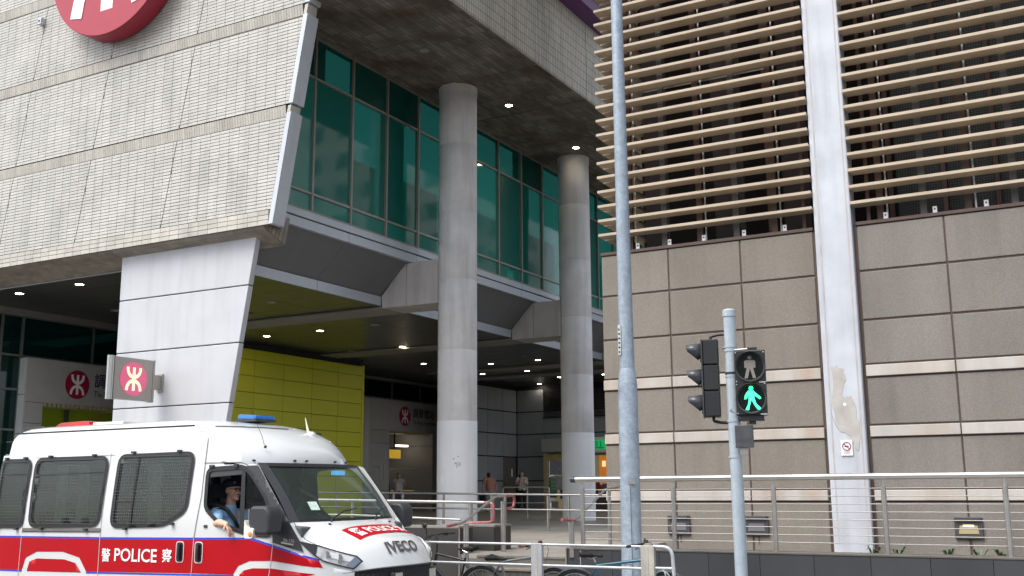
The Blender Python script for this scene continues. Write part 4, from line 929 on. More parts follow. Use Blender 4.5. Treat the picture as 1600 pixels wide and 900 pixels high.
# cap: horizontal contours lofted from above the glass to the crown
lv = [(2.24, -8.195, 0.30), (2.32, -8.210, 0.30), (2.42, -8.300, 0.28), (2.5, -8.390, 0.27), (2.57, -8.490, 0.27), (2.63, -8.610, 0.28), (2.68, -8.750, 0.28), (2.72, -8.910, 0.28), (2.755, -9.100, 0.28), (2.785, -9.380, 0.28), (2.81, -9.880, 0.25), (2.82, -10.380, 0.20)]
wd = [None, None, None, None, .925, .912, .893, .865, .81, .68, .42, .15]; xr_ = [-12.70, -12.70, -12.70, -12.69, -12.67, -12.65, -12.61, -12.55, -12.45, -12.3, -12.0, -11.6]
def contour(i):
    z, xf, bow = lv[i]; pts = []
    N = 18
    for k in range(-N, N+1):       # front curve
        t = k/N; w = wd[i] or 1-inset(-9, z); y = w*math.copysign(abs(sin(t*pi/2))**.9, t); pts.append((xf-bow*abs(y/w)**2.6, y, z))
    w = wd[i] or 1-inset(-9, z)
    for k in range(1, 14): X = (xf-bow)+(xr_[i]+.15-(xf-bow))*k/13; pts.append((X, w, z))
    for k in range(1, 12): t = -1+2*k/12; pts.append((xr_[i]+.15*abs(t)**4, -w*t, z))
    for k in range(13, 0, -1): X = (xf-bow)+(xr_[i]+.15-(xf-bow))*k/13; pts.append((X, -w, z))
    out = []
    for X, y, z_ in pts:
        zz = max(z_, zlow(X))
        if zz != z_ and not wd[i]: w2 = 1-inset(-9, zz); y = y*w2/w
        out.append((X, YV+y, zz))
    return out
cap = MB(); C_ = [contour(i) for i in range(len(lv))]; n = len(C_[0]); vs = [p for c in C_ for p in c]; fs = []
for i in range(len(lv)-1):
    for k in range(n):
        if i < 2 and all(C_[i][q][2] > 2.415 for q in (k, (k+1) % n)) and all(C_[i+1][q][2] > 2.415 for q in (k, (k+1) % n)): continue
        fs.append((i*n+k, i*n+(k+1) % n, (i+1)*n+(k+1) % n, (i+1)*n+k))
fs.append(tuple((len(lv)-1)*n+k for k in range(n))); cap.add(vs, fs); cap.build('roof', VW, van, smooth=True)
roof_z = lambda X: 2.82
# rear end
b_ = MB(); b_.grid(lambda u, v: (-12.78+.08*max(0, (v*2-1)), YV+(2*u-1)*(1-.05-.1*max(0, v-.55)*1.6), .42+v*2.02), 6, 8); b_.build('rear_panel', VW, van, smooth=True)
# windscreen, bonnet, nose
def ws(u, v):      # u across 0..1, v 0 base .. 1 head
    t = 2*u-1; xb, zb, wb = -7.63-.15*abs(t)**2.2, 1.60, .925; xt, zt2, wt = -8.175-.14*abs(t)**2.2, 2.25, .885
    bul = .03*sin(pi*v); return (xb+(xt-xb)*v+bul, YV+t*(wb+(wt-wb)*v), zb+(zt2-zb)*v)
b_ = MB().grid(lambda u, v: ws(.035+.93*u, .03+.93*v), 16, 8); b_.build('windscreen', WG, van, smooth=True)
for u0, u1, v0, v1, nm in ((-.012, .05, 0, 1, 'pillar'), (.95, 1.012, 0, 1, 'pillar'), (.05, .95, -.04, .05, 'cowl'), (.05, .95, .94, 1, 'head_seal')):
    b_ = MB().grid(lambda u, v: tuple(a+c for a, c in zip(ws(u0+(u1-u0)*u, v0+(v1-v0)*v), (.012, 0, .006))), 14, 8); b_.build(nm, VK if nm == 'pillar' else RUB, van, smooth=True)
def lipx(t): return -6.80-.36*abs(t)**2.5
def bon(s, t):
    xb = -7.60-.15*abs(t)**2.2; x = xb+(lipx(t)-xb)*s; w = .935-.135*s**1.5
    zc = 1.61-.20*s-.06*s*s-(.21*max(0, (s-.72)/.28)**2.0); e = (.13*min(1, s/.25))*(1-max(0, s-.8)/.2*.6); z = zc-e*abs(t)**3.5
    return (x, YV+t*w, z)
b_ = MB().grid(lambda u, v: bon(u, 2*v-1), 24, 28); b_.build('bonnet', VW, van, smooth=True)
b_ = MB().tube([bon(1, -1+2*k/28) for k in range(29)], .009, 5); b_.build('bonnet_edge', SEAM, van)
for s in (-1, 1): MB().tube([bon(k/20, s*.985) for k in range(21)], .006, 5).build('bonnet_gap', SEAM, van)
# fender fill between bonnet edge and side skin
for s in (-1, 1):
    b_ = MB(); A = [bon(k/20, s) for k in range(21)]; B = []
    for k in range(21):
        X = A[k][0]; zz = 1.60+(1.44-1.60)*max(0, (X+7.73)/.13) if X < -7.60 else (1.44+(1.27-1.44)*(X+7.60)/.55 if X < -7.05 else 1.27); zz = min(zz, 1.60)
        B.append(side(s)(X, zz))
    b_.add(A+B, [(k, k+1, 22+k, 21+k) for k in range(20)]); b_.build('fender_top', VW, van, smooth=True)
def nose(t, z, d=0): return (lipx(t)-.02+d+.05*max(0, (.9-z)/.5), YV+t*.80, z)
b_ = MB().grid(lambda u, v: nose(2*u-1, 1.14-.34*v, -.015), 24, 4); b_.build('grille', M('grille_black', (.012, .012, .014), .4), van, smooth=True)
hx = MB()
for r in range(8):
    for c in range(34):
        t = -.93+c*.0565+(r % 2)*.028; z = 1.10-r*.042
        if abs(t) > .95: continue
        p = [nose(t-.02, z, .004), nose(t+.0, z-.018, .004), nose(t+.02, z, .004), nose(t, z+.018, .004)]; hx.tube(p+[p[0]], .0035, 4)
hx.build('grille_mesh', M('grille_mesh', (.05, .052, .058), .35), van, kind='stuff')
for t in (-.36, .55):
    x, y, z = nose(t, 1.03, .01); g = MB().box(x-.02, y-.09, z-.06, x+.03, y+.07, z+.05).build('grille_lamp', VK, van, bevel=.006); MB().box(x+.03, y-.06, z-.045, x+.036, y+.065, z+.04).build('lamp_lens', M('lamp_clear', (.55, .55, .45), .2), van)
b_ = MB().grid(lambda u, v: nose((2*u-1)*1.03, .82-.42*v, .05+.03*sin(pi*v)), 24, 5); b_.build('bumper', VW, van, smooth=True)
for s in (-1, 1):
    b_ = MB().sheet([(-7.24, .45), (-7.08, .45), (-7.07, 1.1), (-7.24, 1.15)], [], side(s, .004), .05); b_.build('bumper_corner', VW, van, smooth=True)
# headlight, wrapped round the corner
hl = [(-7.60, 1.425), (-7.37, 1.383), (-7.05, 1.268), (-7.007, 1.209), (-7.071, 1.127), (-7.33, 1.218), (-7.484, 1.33)]
for s in (-1, 1):
    h_ = MB().sheet(hl, [], side(s, .010), .05).build('headlight', M('headlight_back', (.62, .64, .66), .2, metal=.2, var=.3, vs=14, coat=.8), van, smooth=True)
    MB().sheet(scale_poly(hl, .0), [scale_poly(hl, -.012)], side(s, .014), .05).build('headlight_rim', VK, h_)
    MB().sheet([(-7.59, 1.418), (-7.38, 1.378), (-7.40, 1.26), (-7.48, 1.33)], [], side(s, .015), .05).build('headlight_wing', VK, h_)
    for c, z, r in ((-7.19, 1.245, .048), (-7.29, 1.285, .036)): MB().prism(arc(c, z, r, 0, 360, 18)[:-1], 'Y', side(s, .016)(c, z)[1], side(s, .005)(c, z)[1]).build('lamp_bowl', M('chrome', (.75, .75, .75), .1, metal=1), h_)
    MB().sheet([(-7.27, 1.31), (-7.11, 1.27), (-7.06, 1.24), (-7.07, 1.20), (-7.25, 1.25)], [], side(s, .018), .05).build('daylight_bar', M('lens_white', (.85, .85, .85), .1), h_)
    MB().sheet([(-7.06, 1.262), (-7.02, 1.212), (-7.075, 1.145), (-7.13, 1.165)], [], side(s, .019), .05).build('side_marker', M('marker_grey', (.22, .26, .33), .2), h_)
# dark pillar panel with model badge
ap = [(-8.42, 2.222), (-8.24, 2.226), (-7.72, 1.60), (-7.595, 1.44), (-7.535, 1.31), (-7.95, 1.40), (-7.985, 1.70), (-8.095, 1.905)]
for s in (-1, 1):
    MB().sheet(ap, [], side(s, .012), .06).build('pillar_panel', VK, van, smooth=True)
text('model_badge', '50-170', lambda u, v: side(-1, .018)(-7.80+u, 1.415-u*.10+v), .15, .035, SSB, van, bold=.01)
MB().sheet([(-7.83, 1.395), (-7.66, 1.375), (-7.66, 1.392), (-7.83, 1.412)], [], side(-1, .018), .1).build('badge_bar', SSB, van)
# bands
red = [(-12.78, .995), (-12.78, 1.385), (-10.6, 1.395), (-9.1, 1.41), (-8.28, 1.425), (-7.95, 1.352), (-7.37, 1.218), (-7.33, 1.148), (-7.97, 1.21), (-8.28, 1.20), (-8.44, 1.145), (-8.515, 1.048), (-9.1, 1.045), (-10.75, 1.013), (-10.86, 1.01), (-10.996, 1.171), (-11.3, 1.234), (-11.78, 1.224), (-11.98, 1.148), (-12.04, .995)]
blu = [(-12.78, 1.385), (-12.78, 1.405), (-10.6, 1.417), (-9.1, 1.435), (-8.27, 1.448), (-7.945, 1.375), (-7.365, 1.238), (-7.37, 1.218), (-7.95, 1.352), (-8.28, 1.425), (-9.1, 1.41), (-10.6, 1.395)]
for s in (-1, 1):
    MB().sheet(red, [], side(s, .004), .12).build('red_band', VR, van, smooth=True)
    MB().sheet(blu, [], side(s, .004), .12).build('blue_line', VB, van, smooth=True)
    MB().sheet([(-11.944, .985), (-11.905, 1.10), (-11.77, 1.142), (-11.26, 1.143), (-11.06, 1.105), (-10.95, .998)], [], side(s, .004), .08).build('red_arch', VR, van, smooth=True)
    MB().sheet([(-8.421, 1.048), (-8.357, 1.098), (-8.226, 1.125), (-7.965, 1.13), (-7.40, 1.085), (-7.9, .97), (-8.40, .98)], [], side(s, .004), .08).build('red_arch', VR, van, smooth=True)
    for a, b__ in (((-12.78, .975), (-12.04, .975)), ((-10.86, .99), (-8.5, 1.028))): MB().sheet([a, b__, (b__[0], b__[1]+.018), (a[0], a[1]+.018)], [], side(s, .004), .1).build('blue_line', VB, van, smooth=True)
# seams
def line(pts, w=.008, mat=SEAM, d=.006, nm='panel_seam', par=van, s=-1):
    L, R = band2d(pts, w); return MB().sheet(L+R[::-1], [], side(s, d), .12).build(nm, mat, par)
WS = M('seam_light', (.45, .40, .42), .5)
line([(-12.09, 1.40), (-12.10, .98), (-12.1, .5)], .010, WS); line([(-12.083, 2.30), (-12.083, 1.45)], .006)
line([(-10.655, 1.47), (-10.655, .98), (-10.67, .46)], .010, WS); line([(-10.62, 2.41), (-10.655, 1.47)], .006)
line([(-9.047, 2.62), (-9.05, 1.9), (-9.12, 1.43)], .009); line([(-9.12, 1.43), (-9.155, .5)], .010, WS)
line([(-7.955, 1.40), (-7.975, 1.2), (-8.02, .9)], .010, WS); line([(-7.955, 1.40), (-7.99, 1.7), (-8.10, 1.91), (-8.40, 2.232), (-8.50, 2.262), (-9.06, 2.264)], .009)
line([(-12.70, 2.337), (-12.4, 2.345)], .005); line([(-12.0, 2.378), (-10.55, 2.385)], .005)
line([(-12.083, 1.49), (-10.654, 1.505), (-10.654, 1.465), (-12.083, 1.452)][:2], .034, M('door_track', (.20, .19, .18), .4, metal=.4, var=.2), .007, 'sliding_door_track')
line([(-12.083, 1.462), (-10.654, 1.476)], .010, RUB, .008, 'track_slot')
line([(-12.70, 2.60), (-11.0, 2.612), (-9.1, 2.626)], .005, SEAM, .004)
# roof gutter line following the crown shoulder
def capy(z):
    for i in range(4, len(lv)-1):
        if lv[i][0] <= z <= lv[i+1][0]: t = (z-lv[i][0])/(lv[i+1][0]-lv[i][0]); return wd[i]+(wd[i+1]-wd[i])*t
    return .9
for s in (-1, 1):
    g = []
    for k in range(0, 21): X = -12.5+3.35*k/20; z = 2.70 if X < -9.3 else 2.70+.0*(X); g.append((X, YV+s*(capy(z)+.004), z+.004))
    for i in (7, 6, 5):
        z, xf, bow = lv[i]
    MB().tube(g[:-1], .010, 6).build('roof_gutter', RUB, van)
ct = [c for c in C_[6]]
fr_ = [(x+.004, y, z+.004) for x, y, z in C_[6][3:20]]; MB().tube(fr_, .007, 5).build('roof_seam', SEAM, van)
# windows
for w in wins+[None]:
    for s in (-1, 1):
        if w is None: continue
        sd_ = side(s, -.008); fm = MB().sheet(scale_poly(w, .028), [scale_poly(w, -.022)], side(s, .014), .1).build('window_frame', RUB, van, smooth=True)
        MB().sheet(scale_poly(w, .01), [], sd_, .12).build('window_glass', TG, fm, smooth=True)
        x0 = min(p[0] for p in w); x1 = max(p[0] for p in w); z0 = min(p[1] for p in w); z1 = max(p[1] for p in w); m = MB()
        if s == -1:
            wr = lambda x, z: side(-1, .022)(x, z)
            def ins(x, z):
                c = False; j = len(w)-1
                for i in range(len(w)):
                    if (w[i][1] > z) != (w[j][1] > z) and x < (w[j][0]-w[i][0])*(z-w[i][1])/(w[j][1]-w[i][1])+w[i][0]: c = not c
                    j = i
                return c
            x = x0+.03
            while x < x1:
                zs_ = [z0+.01*q for q in range(int((z1-z0)/.01)+1) if ins(x, z0+.01*q)]
                if zs_: m.tube([wr(x, zs_[0]), wr(x, (zs_[0]+zs_[-1])/2), wr(x, zs_[-1])], .0016, 4)
                x += .037
            z = z0+.03
            while z < z1:
                xs_ = [x0+.01*q for q in range(int((x1-x0)/.01)+1) if ins(x0+.01*q, z)]
                if xs_: m.tube([wr(xs_[0], z), wr(xs_[-1], z)], .0016, 4)
                z += .037
            m.build('window_guard', M('guard_wire', (.12, .13, .13), .5), fm, kind='stuff')
            wf = .18 if w is wins[0] else .28
            for f_ in (.2, .82):
                for z, dz in ((z1+.035, .02), (z0-.035 if f_ < .5 or w is not wins[2] else z0+.03, -.02)):
                    X = x0+(x1-x0)*f_; MB().box(X-.025, side(-1, .012)(X, z)[1]-.03, z-.012, X+.025, side(-1, 0)(X, z)[1], z+.014).build('guard_clip', VK, fm, bevel=.004)
line([(-10.17, 1.56), (-10.14, 2.35)], .03, RUB, .004, 'window_bar'); line([(-12.66, 2.17), (-12.11, 2.17)], .02, RUB, .002, 'window_bar'); line([(-11.93, 2.16), (-10.70, 2.18)], .014, RUB, .002, 'window_bar'); line([(-10.44, 1.83), (-10.15, 1.83)], .02, RUB, .002, 'window_bar')
# cab door: frame, quarter light
line([p for p in drv]+[drv[0]], .05, RUB, .012, 'door_frame')
MB().sheet([(-8.475, 2.20), (-8.425, 2.20), (-8.36, 1.47), (-8.44, 1.50)], [], side(-1, .006), .1).build('quarter_bar', RUB, van)
q = [(-8.42, 2.185), (-8.33, 2.12), (-8.09, 1.86), (-8.03, 1.66), (-8.02, 1.49), (-8.355, 1.50)]
MB().sheet(q, [], side(-1, -.004), .1).build('quarter_glass', glass('quarter_glass', (.82, .9, .88), .92, (.01, .02, .02), .01), van)
MB().sheet([(-8.18, 1.48), (-8.02, 1.47), (-8.02, 1.66), (-8.07, 1.78), (-8.16, 1.60)], [], side(-1, .0), .1).build('mirror_sail', VK, van)
MB().sheet([(-8.98, 2.10), (-8.98, 2.185), (-8.47, 2.205), (-8.465, 2.13)], [], side(-1, .0), .1).build('wind_deflector', VK, van)
for X in (-8.93, -8.56): MB().box(X-.03, side(-1, .03)(X, 2.22)[1], 2.205, X+.03, side(-1, .0)(X, 2.22)[1], 2.24).build('guard_clip', VK, van, bevel=.004)
for X0 in (-9.325, -9.035):
    h_ = MB().sheet(rnd_poly([(X0-.062, 1.155), (X0+.062, 1.155), (X0+.062, 1.392), (X0-.062, 1.392)], .04), [], side(-1, .008), .1).build('door_handle', M('handle_edge', (.7, .6, .6), .4), van)
    MB().sheet(rnd_poly([(X0-.052, 1.166), (X0+.052, 1.166), (X0+.052, 1.38), (X0-.052, 1.38)], .035), [], side(-1, .010), .1).build('handle_recess', RUB, h_)
    MB().tube([(X0, 8.975, 1.19), (X0, 8.965, 1.27), (X0, 8.975, 1.36)], .018, 8).build('grip', VK, h_, auto=50)
MB().box(-8.975, 8.990, 1.545, -8.925, 9.002, 1.575).build('side_repeater', VK, van)
# lettering
LW = M('letter_white', (.82, .82, .82), .4)
sdn = side(-1, .009)
text('side_letter', '警', lambda u, v: sdn(-10.605+u, 1.135+v), .15, .155, LW, van, bold=.012)
text('side_letter', 'POLICE', lambda u, v: sdn(-10.385+u, 1.145+v), .70, .150, LW, van, bold=.014)
text('side_letter', '察', lambda u, v: sdn(-9.60+u, 1.150+v), .155, .155, LW, van, bold=.012)
def bn(x, y, d):    # point on the bonnet near x (length) y (across)
    t0 = (y-YV)/.88; s = .5
    for _ in range(12):
        xb = -7.60-.15*abs(t0)**2.2; s = min(1, max(0, (x-xb)/(lipx(t0)-xb))); t0 = (y-YV)/(.935-.135*s**1.5)
    p = bon(s, t0); return (p[0], p[1], p[2]+d)
sx0, sx1, sy0, sy1 = -7.40, -7.14, 9.46, 10.50
MB().grid(lambda u, v: bn(sx0+(sx1-sx0)*u-.0, sy0+(sy1-sy0)*v, .006), 8, 24).build('bonnet_sticker', VR, van, smooth=True)
text('bonnet_letter', '警 POLICE 察', lambda u, v: bn(sx1-.035-v, sy0+.05+u, .010), sy1-sy0-.1, sx1-sx0-.07, LW, van, bold=.016)
CH = M('chrome_badge', (.25, .25, .26), .22, metal=.9)
text('maker_badge', 'IVECO', lambda u, v: (lambda p: (p[0]+.008, p[1], p[2]+.004))(bn(-6.865-.15*abs((9.62+u-10)/.8)**2-v*.55, 9.66+u, .004)), .52, .16, CH, van, bold=.035)
# mirror
def mir(s):
    m = MB(); y = YV+s*1.22
    m.tube([(-7.98, YV+s*.99, 1.62), (-7.9, YV+s*1.1, 1.60)], [.05, .035], 8); arm = m.build('mirror_arm', VK, van, auto=50)
    b_ = MB().prism(rnd_poly([(-8.02, 1.49), (-7.74, 1.49), (-7.74, 1.72), (-7.79, 1.79), (-8.0, 1.79), (-8.02, 1.74)], .06), 'Y', y-.10, y+.12).build('mirror', VK, van, bevel=.03)
    MB().box(-8.05, y-.08, 1.52, -8.03, y+.10, 1.76).build('mirror_glass', M('mirror_glass', (.6, .6, .6), .05, metal=1), b_)
    MB().prism(rnd_poly([(-8.06, 1.455), (-7.94, 1.455), (-7.93, 1.56), (-8.02, 1.57), (-8.06, 1.66)], .03), 'Y', y-.125, y-.06).build('indicator', M('indicator_clear', (.75, .72, .66), .2), b_, bevel=.01)
    MB().ball((-7.97, y-.115, 1.50), (.035, .02, .035)).build('indicator_bulb', M('amber', (.7, .25, .04), .3), b_)
mir(-1); mir(1)
# roof equipment
lb = MB(); lb.prism(rnd_poly([(-9.36, 2.822), (-9.06, 2.802), (-9.06, 2.855), (-9.34, 2.875)], .022), 'Y', 9.86, 10.20); lb.build('blue_beacon', M('blue_lens', (.01, .13, .42), .12, coat=.5, emit=(.0, .1, .5), es=.12), van, bevel=.015)
MB().box(-9.37, 9.85, 2.78, -9.05, 10.21, 2.812).build('beacon_base', VK, van)
MB().prism(rnd_poly([(-13.0+.6, 2.80), (-12.9+.62, 2.86), (-11.75, 2.87), (-11.68, 2.80)], .03), 'Y', 9.60, 10.0).build('red_beacon', M('red_lens', (.45, .015, .02), .15, coat=.5), van, bevel=.02)
MB().box(-11.67, 9.62, 2.80, -11.1, 9.98, 2.845).build('beacon_base', VW, van, bevel=.01); MB().box(-12.55, 9.3, 2.76, -12.2, 10.2, 2.80).build('roof_bar', VK, van)
MB().tube([(-8.40, 9.30, 2.46), (-8.44, 9.3, 2.56), (-8.56, 9.22, 2.88)], [.004, .003, .002], 5).build('aerial', VK, van); MB().ball((-8.385, 9.30, 2.44), .018).build('aerial_foot', VK, van)
MB().tube([(-8.68, 10.40, 2.64), (-8.74, 10.40, 2.84)], [.018, .003], 8).build('fin_aerial', M('fin_yellow', (.7, .7, .55), .4), van)
MB().ball((-8.66, 10.42, 2.60), (.07, .09, .07)).build('roof_camera', VW, van, smooth=True)
for y in (9.16, 9.62, 9.80, 10.35, 10.72):
    t = (y-YV)/.93; MB().ball((-8.20-.30*abs(t)**2.6+.012, y, 2.285), (.012, .03, .012), 8, 5).build('roof_vent', VK, van)
for y, a in ((9.55, .35), (10.35, .35)):
    p0 = ws((y-YV)/1.86+.5, .0); MB().tube([(p0[0]+.05, p0[1], p0[2]-.0), (p0[0]+.03, p0[1]+.02, p0[2]+.03), tuple(a_+b__ for a_, b__ in zip(ws((y-YV)/1.86+.5+.16, .16), (.035, 0, .012))), tuple(a_+b__ for a_, b__ in zip(ws((y-YV)/1.86+.5+.30, .20), (.03, 0, .01)))], [.012, .010, .008, .006], 6).build('wiper', RUB, van)
for y in (9.46, 10.58): p = bn(-7.56, y, .008); MB().ball(p, (.016, .022, .010), 8, 5).build('washer_jet', VK, van)
b_ = MB().grid(lambda u, v: tuple(a+c for a, c in zip(ws(.17+.07*u, .20+.14*v), (.010, 0, .004))), 2, 2); b_.build('disc_permit', M('permit', (.55, .68, .60), .6, var=.2, vs=20), van)
# cab and cabin interior
MB().box(-12.6, 9.1, .55, -7.6, 10.9, .60).build('floor', CABG, van)
MB().prism([(-7.62, 1.20), (-7.62, 1.56), (-7.85, 1.60), (-8.20, 1.50), (-8.22, 1.2)], 'Y', 9.06, 10.94).build('dashboard', CABG, van, bevel=.02)
b_ = MB(); b_.ring((-8.40, 9.50, 1.52), (.75, 0, .62), .20, .014, 28, 6); b_.tube([(-8.40, 9.50, 1.52), (-8.22, 9.5, 1.42)], .03, 8); b_.tube([(-8.40, 9.31, 1.52), (-8.40, 9.69, 1.52)], .015, 6); b_.build('steering_wheel', VK, van, auto=60)
for y in (9.50, 10.15, 10.58):
    s_ = MB(); s_.prism(rnd_poly([(-9.26, 1.10), (-9.10, 1.10), (-9.20, 1.82), (-9.31, 1.82)], .04), 'Y', y-.22, y+.22); s_.prism(rnd_poly([(-9.29, 1.86), (-9.21, 1.86), (-9.23, 2.04), (-9.31, 2.04)], .03), 'Y', y-.12, y+.12); s_.prism(rnd_poly([(-9.2, .95), (-8.65, 1.0), (-8.65, 1.12), (-9.2, 1.12)], .04), 'Y', y-.22, y+.22); s_.build('seat', SEATM, van, bevel=.02)
for x in (-10.0, -10.9, -11.8):
    for y in (9.4, 10.6): MB().prism(rnd_poly([(x-.45, 1.0), (x, 1.0), (x-.08, 1.72), (x-.2, 1.72), (x-.15, 1.1)], .04), 'Y', y-.24, y+.24).build('seat', SEATM, van, bevel=.02)
MB().tube([(-12.3, 9.25, 1.93), (-9.3, 9.25, 1.95)], .012, 6).build('grab_rail', SSB, van)
for x in (-11.55, -11.15, -9.9): MB().box(x-.16, 9.16, 1.58, x+.05, 9.18, 2.28).build('curtain', M('curtain', (.45, .47, .46), .9, var=.2, vs=12), van)
MB().box(-9.36, 9.1, .6, -9.33, 10.9, 2.35).build('bulkhead', M('bulkhead_mesh', (.05, .05, .055), .7), van) if False else None
MB().box(-8.30, 9.8, 2.05, -8.22, 10.0, 2.13).build('rear_mirror', VK, van); MB().box(-8.27, 10.35, 2.13, -8.18, 10.5, 2.18).build('dash_lamp', M('dash_blue', (.05, .3, .6), .4, emit=(.1, .5, 1), es=.5), van)
for s in (-1, 1):
    for cx in (-7.68, -11.42):
        w_ = MB(); w_.tube([(cx, YV+s*.72, .36), (cx, YV+s*.95, .36)], .36, 32); w = w_.build('wheel', RUB, van, bevel=.02); MB().tube([(cx, YV+s*.94, .36), (cx, YV+s*.96, .36)], .21, 24).build('rim', ALU, w)

# ================================================================== BICYCLES
TYRE = M('tyre', (.02, .02, .02), .7); SPK = M('spoke', (.5, .5, .5), .3, metal=.9)
def bicycle(loc, rz, label, col, saddle_z, bar_z, wb=1.06, fender=False, mirror=False, grips=(.02, .02, .02), saddle_w=.08, lean=0.):
    t = thing('bicycle', loc, label, 'bicycle', 'bicycles leaning behind the pavement railing', rz=rz); t.rotation_euler.x = lean
    F = M('bike_'+'_'.join(str(c) for c in col), col, .3, metal=.2, coat=.4); r = .335
    for x in (0, wb):
        w = MB(); w.ring((x, 0, r), (0, 1, 0), r-.018, .02, 36, 8); w = w.build('wheel', TYRE, t, auto=60)
        m = MB(); m.ring((x, 0, r), (0, 1, 0), r-.048, .010, 36, 6); m.build('rim', SPK, w, auto=60)
        m = MB()
        for k in range(14): a = 2*pi*k/14; m.tube([(x+.02*cos(a), .02*(-1)**k, r+.02*sin(a)), (x+(r-.05)*cos(a+.2), 0, r+(r-.05)*sin(a+.2))], .0016, 3)
        m.tube([(x, -.05, r), (x, .05, r)], .02, 8); m.build('spokes', SPK, w, kind='stuff')
        if fender:
            m = MB(); n = 16; vs = []
            for k in range(n+1):
                a = radians(10+150*k/n) if x == 0 else radians(40+110*k/n)
                for yy, rr in ((-.032, r+.008), (0, r+.028), (.032, r+.008)): vs.append((x+rr*cos(a), yy, r+rr*sin(a)))
            m.add(vs, [(3*k+j, 3*k+j+1, 3*k+j+4, 3*k+j+3) for k in range(n) for j in range(2)]); m.build('fender', M('fender_grey', (.05, .055, .06), .5), t)
    bb = (.42, 0, .27); st_ = (.27, 0, .76); h0 = (wb-.20, 0, .63); h1 = (wb-.25, 0, .80)
    m = MB(); m.tube([bb, st_], .016, 8); m.tube([bb, h0], .032, 10); m.tube([(.28, 0, .72), h1], .018, 8); m.tube([h0, h1], .022, 10)
    for s in (-1, 1): m.tube([(0, s*.06, r), (.36, s*.04, .28)], .010, 6); m.tube([(0, s*.06, r), (.28, s*.02, .70)], .009, 6)
    m.build('frame', F, t, auto=50)
    m = MB(); m.tube([h0, (wb-.17, 0, .60)], .018, 8)
    for s in (-1, 1): m.tube([(wb-.17, s*.05, .62), (wb-.15, s*.06, .55), (wb, s*.06, r)], .013, 8)
    m.build('fork', F, t, auto=50)
    MB().tube([st_, (.235, 0, saddle_z-.04)], .012, 8).build('seat_post', SSB, t)
    m = MB(); zs = saddle_z-.03; m.caps((.36, 0, zs-.012), (.20, 0, zs), .019, .034)
    for s in (-1, 1): m.caps((.22, s*.02, zs), (.12, s*saddle_w*.62, zs+.006), .03, .038)
    m.caps((.12, -saddle_w*.6, zs+.004), (.12, saddle_w*.6, zs+.004), .036, .036)
    o = m.build('saddle', M('saddle_vinyl', (.012, .012, .013), .6, spec=.25), t, smooth=True); r_ = o.modifiers.new('remesh', 'REMESH'); r_.mode = 'VOXEL'; r_.voxel_size = .010; r_.use_smooth_shade = True
    m = MB(); m.tube([(.30, -.02, zs-.02), (.22, -.02, zs-.05), (.14, -.03, zs-.02)], .004, 5); m.tube([(.30, .02, zs-.02), (.22, .02, zs-.05), (.14, .03, zs-.02)], .004, 5); m.build('saddle_rails', SSB, t)
    hx_ = wb-.29
    m = MB(); m.tube([h1, (hx_+.02, 0, bar_z-.03), (hx_+.06, 0, bar_z)], .014, 8); m.tube([(hx_-.04, -.31, bar_z), (hx_+.05, -.12, bar_z+.005), (hx_+.06, 0, bar_z), (hx_+.05, .12, bar_z+.005), (hx_-.04, .31, bar_z)], .011, 8); hb = m.build('handlebar', BLACKP, t, auto=50)
    for s in (-1, 1):
        MB().tube([(hx_-.04, s*.32, bar_z), (hx_+.0, s*.21, bar_z)], .017, 8).build('grip', M('grip_%d' % int(grips[0]*100), grips, .7), hb)
        m = MB(); m.tube([(hx_+.01, s*.19, bar_z), (hx_+.07, s*.20, bar_z-.02), (hx_+.05, s*.29, bar_z-.035)], .006, 6); m.box(hx_-.0, s*.17, bar_z-.02, hx_+.045, s*.20, bar_z+.015); m.build('brake_lever', BLACKP, hb)
        m = MB(); m.tube(bend([(hx_+.04, s*.18, bar_z), (hx_+.18, s*.12, bar_z-.05), (hx_+.14, s*.03, bar_z-.3), (wb-.2, s*.03, .7)], .1), .004, 5); m.build('brake_cable', BLACKP, hb)
    if mirror:
        m = MB(); m.tube([(hx_, .25, bar_z), (hx_+.0, .29, bar_z+.13)], .005, 6); m.ball((hx_+.0, .30, bar_z+.155), (.045, .012, .035)); m.build('bike_mirror', BLACKP, hb)
    m = MB(); m.ring((.42, -.05, .27), (0, 1, 0), .09, .006, 24, 4); m.tube([(.42, -.09, .27), (.50, -.09, .13)], .009, 6); m.tube([(.42, .07, .27), (.34, .07, .41)], .009, 6)
    for s, q in ((-1, (.50, .13)), (1, (.34, .41))): m.box(q[0]-.04, s*.09, q[1]-.012, q[0]+.04, s*.17, q[1]+.012)
    m.build('crank', BLACKP, t)
    return t
bicycle((-5.93, 12.30, .30), radians(3), 'dark teal bicycle with black saddle leaning in front of the lamp post', (.015, .09, .14), .88, 1.00, 1.14, fender=True, lean=radians(5))
bicycle((-7.32, 12.36, .30), radians(2), 'low bicycle with padded grey saddle and brown handlebar grips by the middle railing post', (.12, .13, .14), .80, .96, 1.04, fender=True, grips=(.35, .14, .06), saddle_w=.10, lean=radians(4))
bicycle((-7.42, 12.55, .29), radians(176), 'black bicycle with a small round mirror right in front of the van nose', (.015, .015, .017), .91, 1.05, 1.0, mirror=True, grips=(.03, .03, .03), lean=radians(-4))
m = thing('cable_lock', (-4.98, 12.2, .9), 'pale coiled cable lock hanging on the frame of the teal bicycle', 'lock')
b_ = MB(); b_.ring((-4.78, 12.12, .93), (.3, 1, .1), .10, .008, 24, 5); b_.ring((-4.75, 12.14, .90), (-.3, 1, .2), .09, .008, 24, 5); b_.build('coil', M('lock_cable', (.55, .62, .66), .4), m)

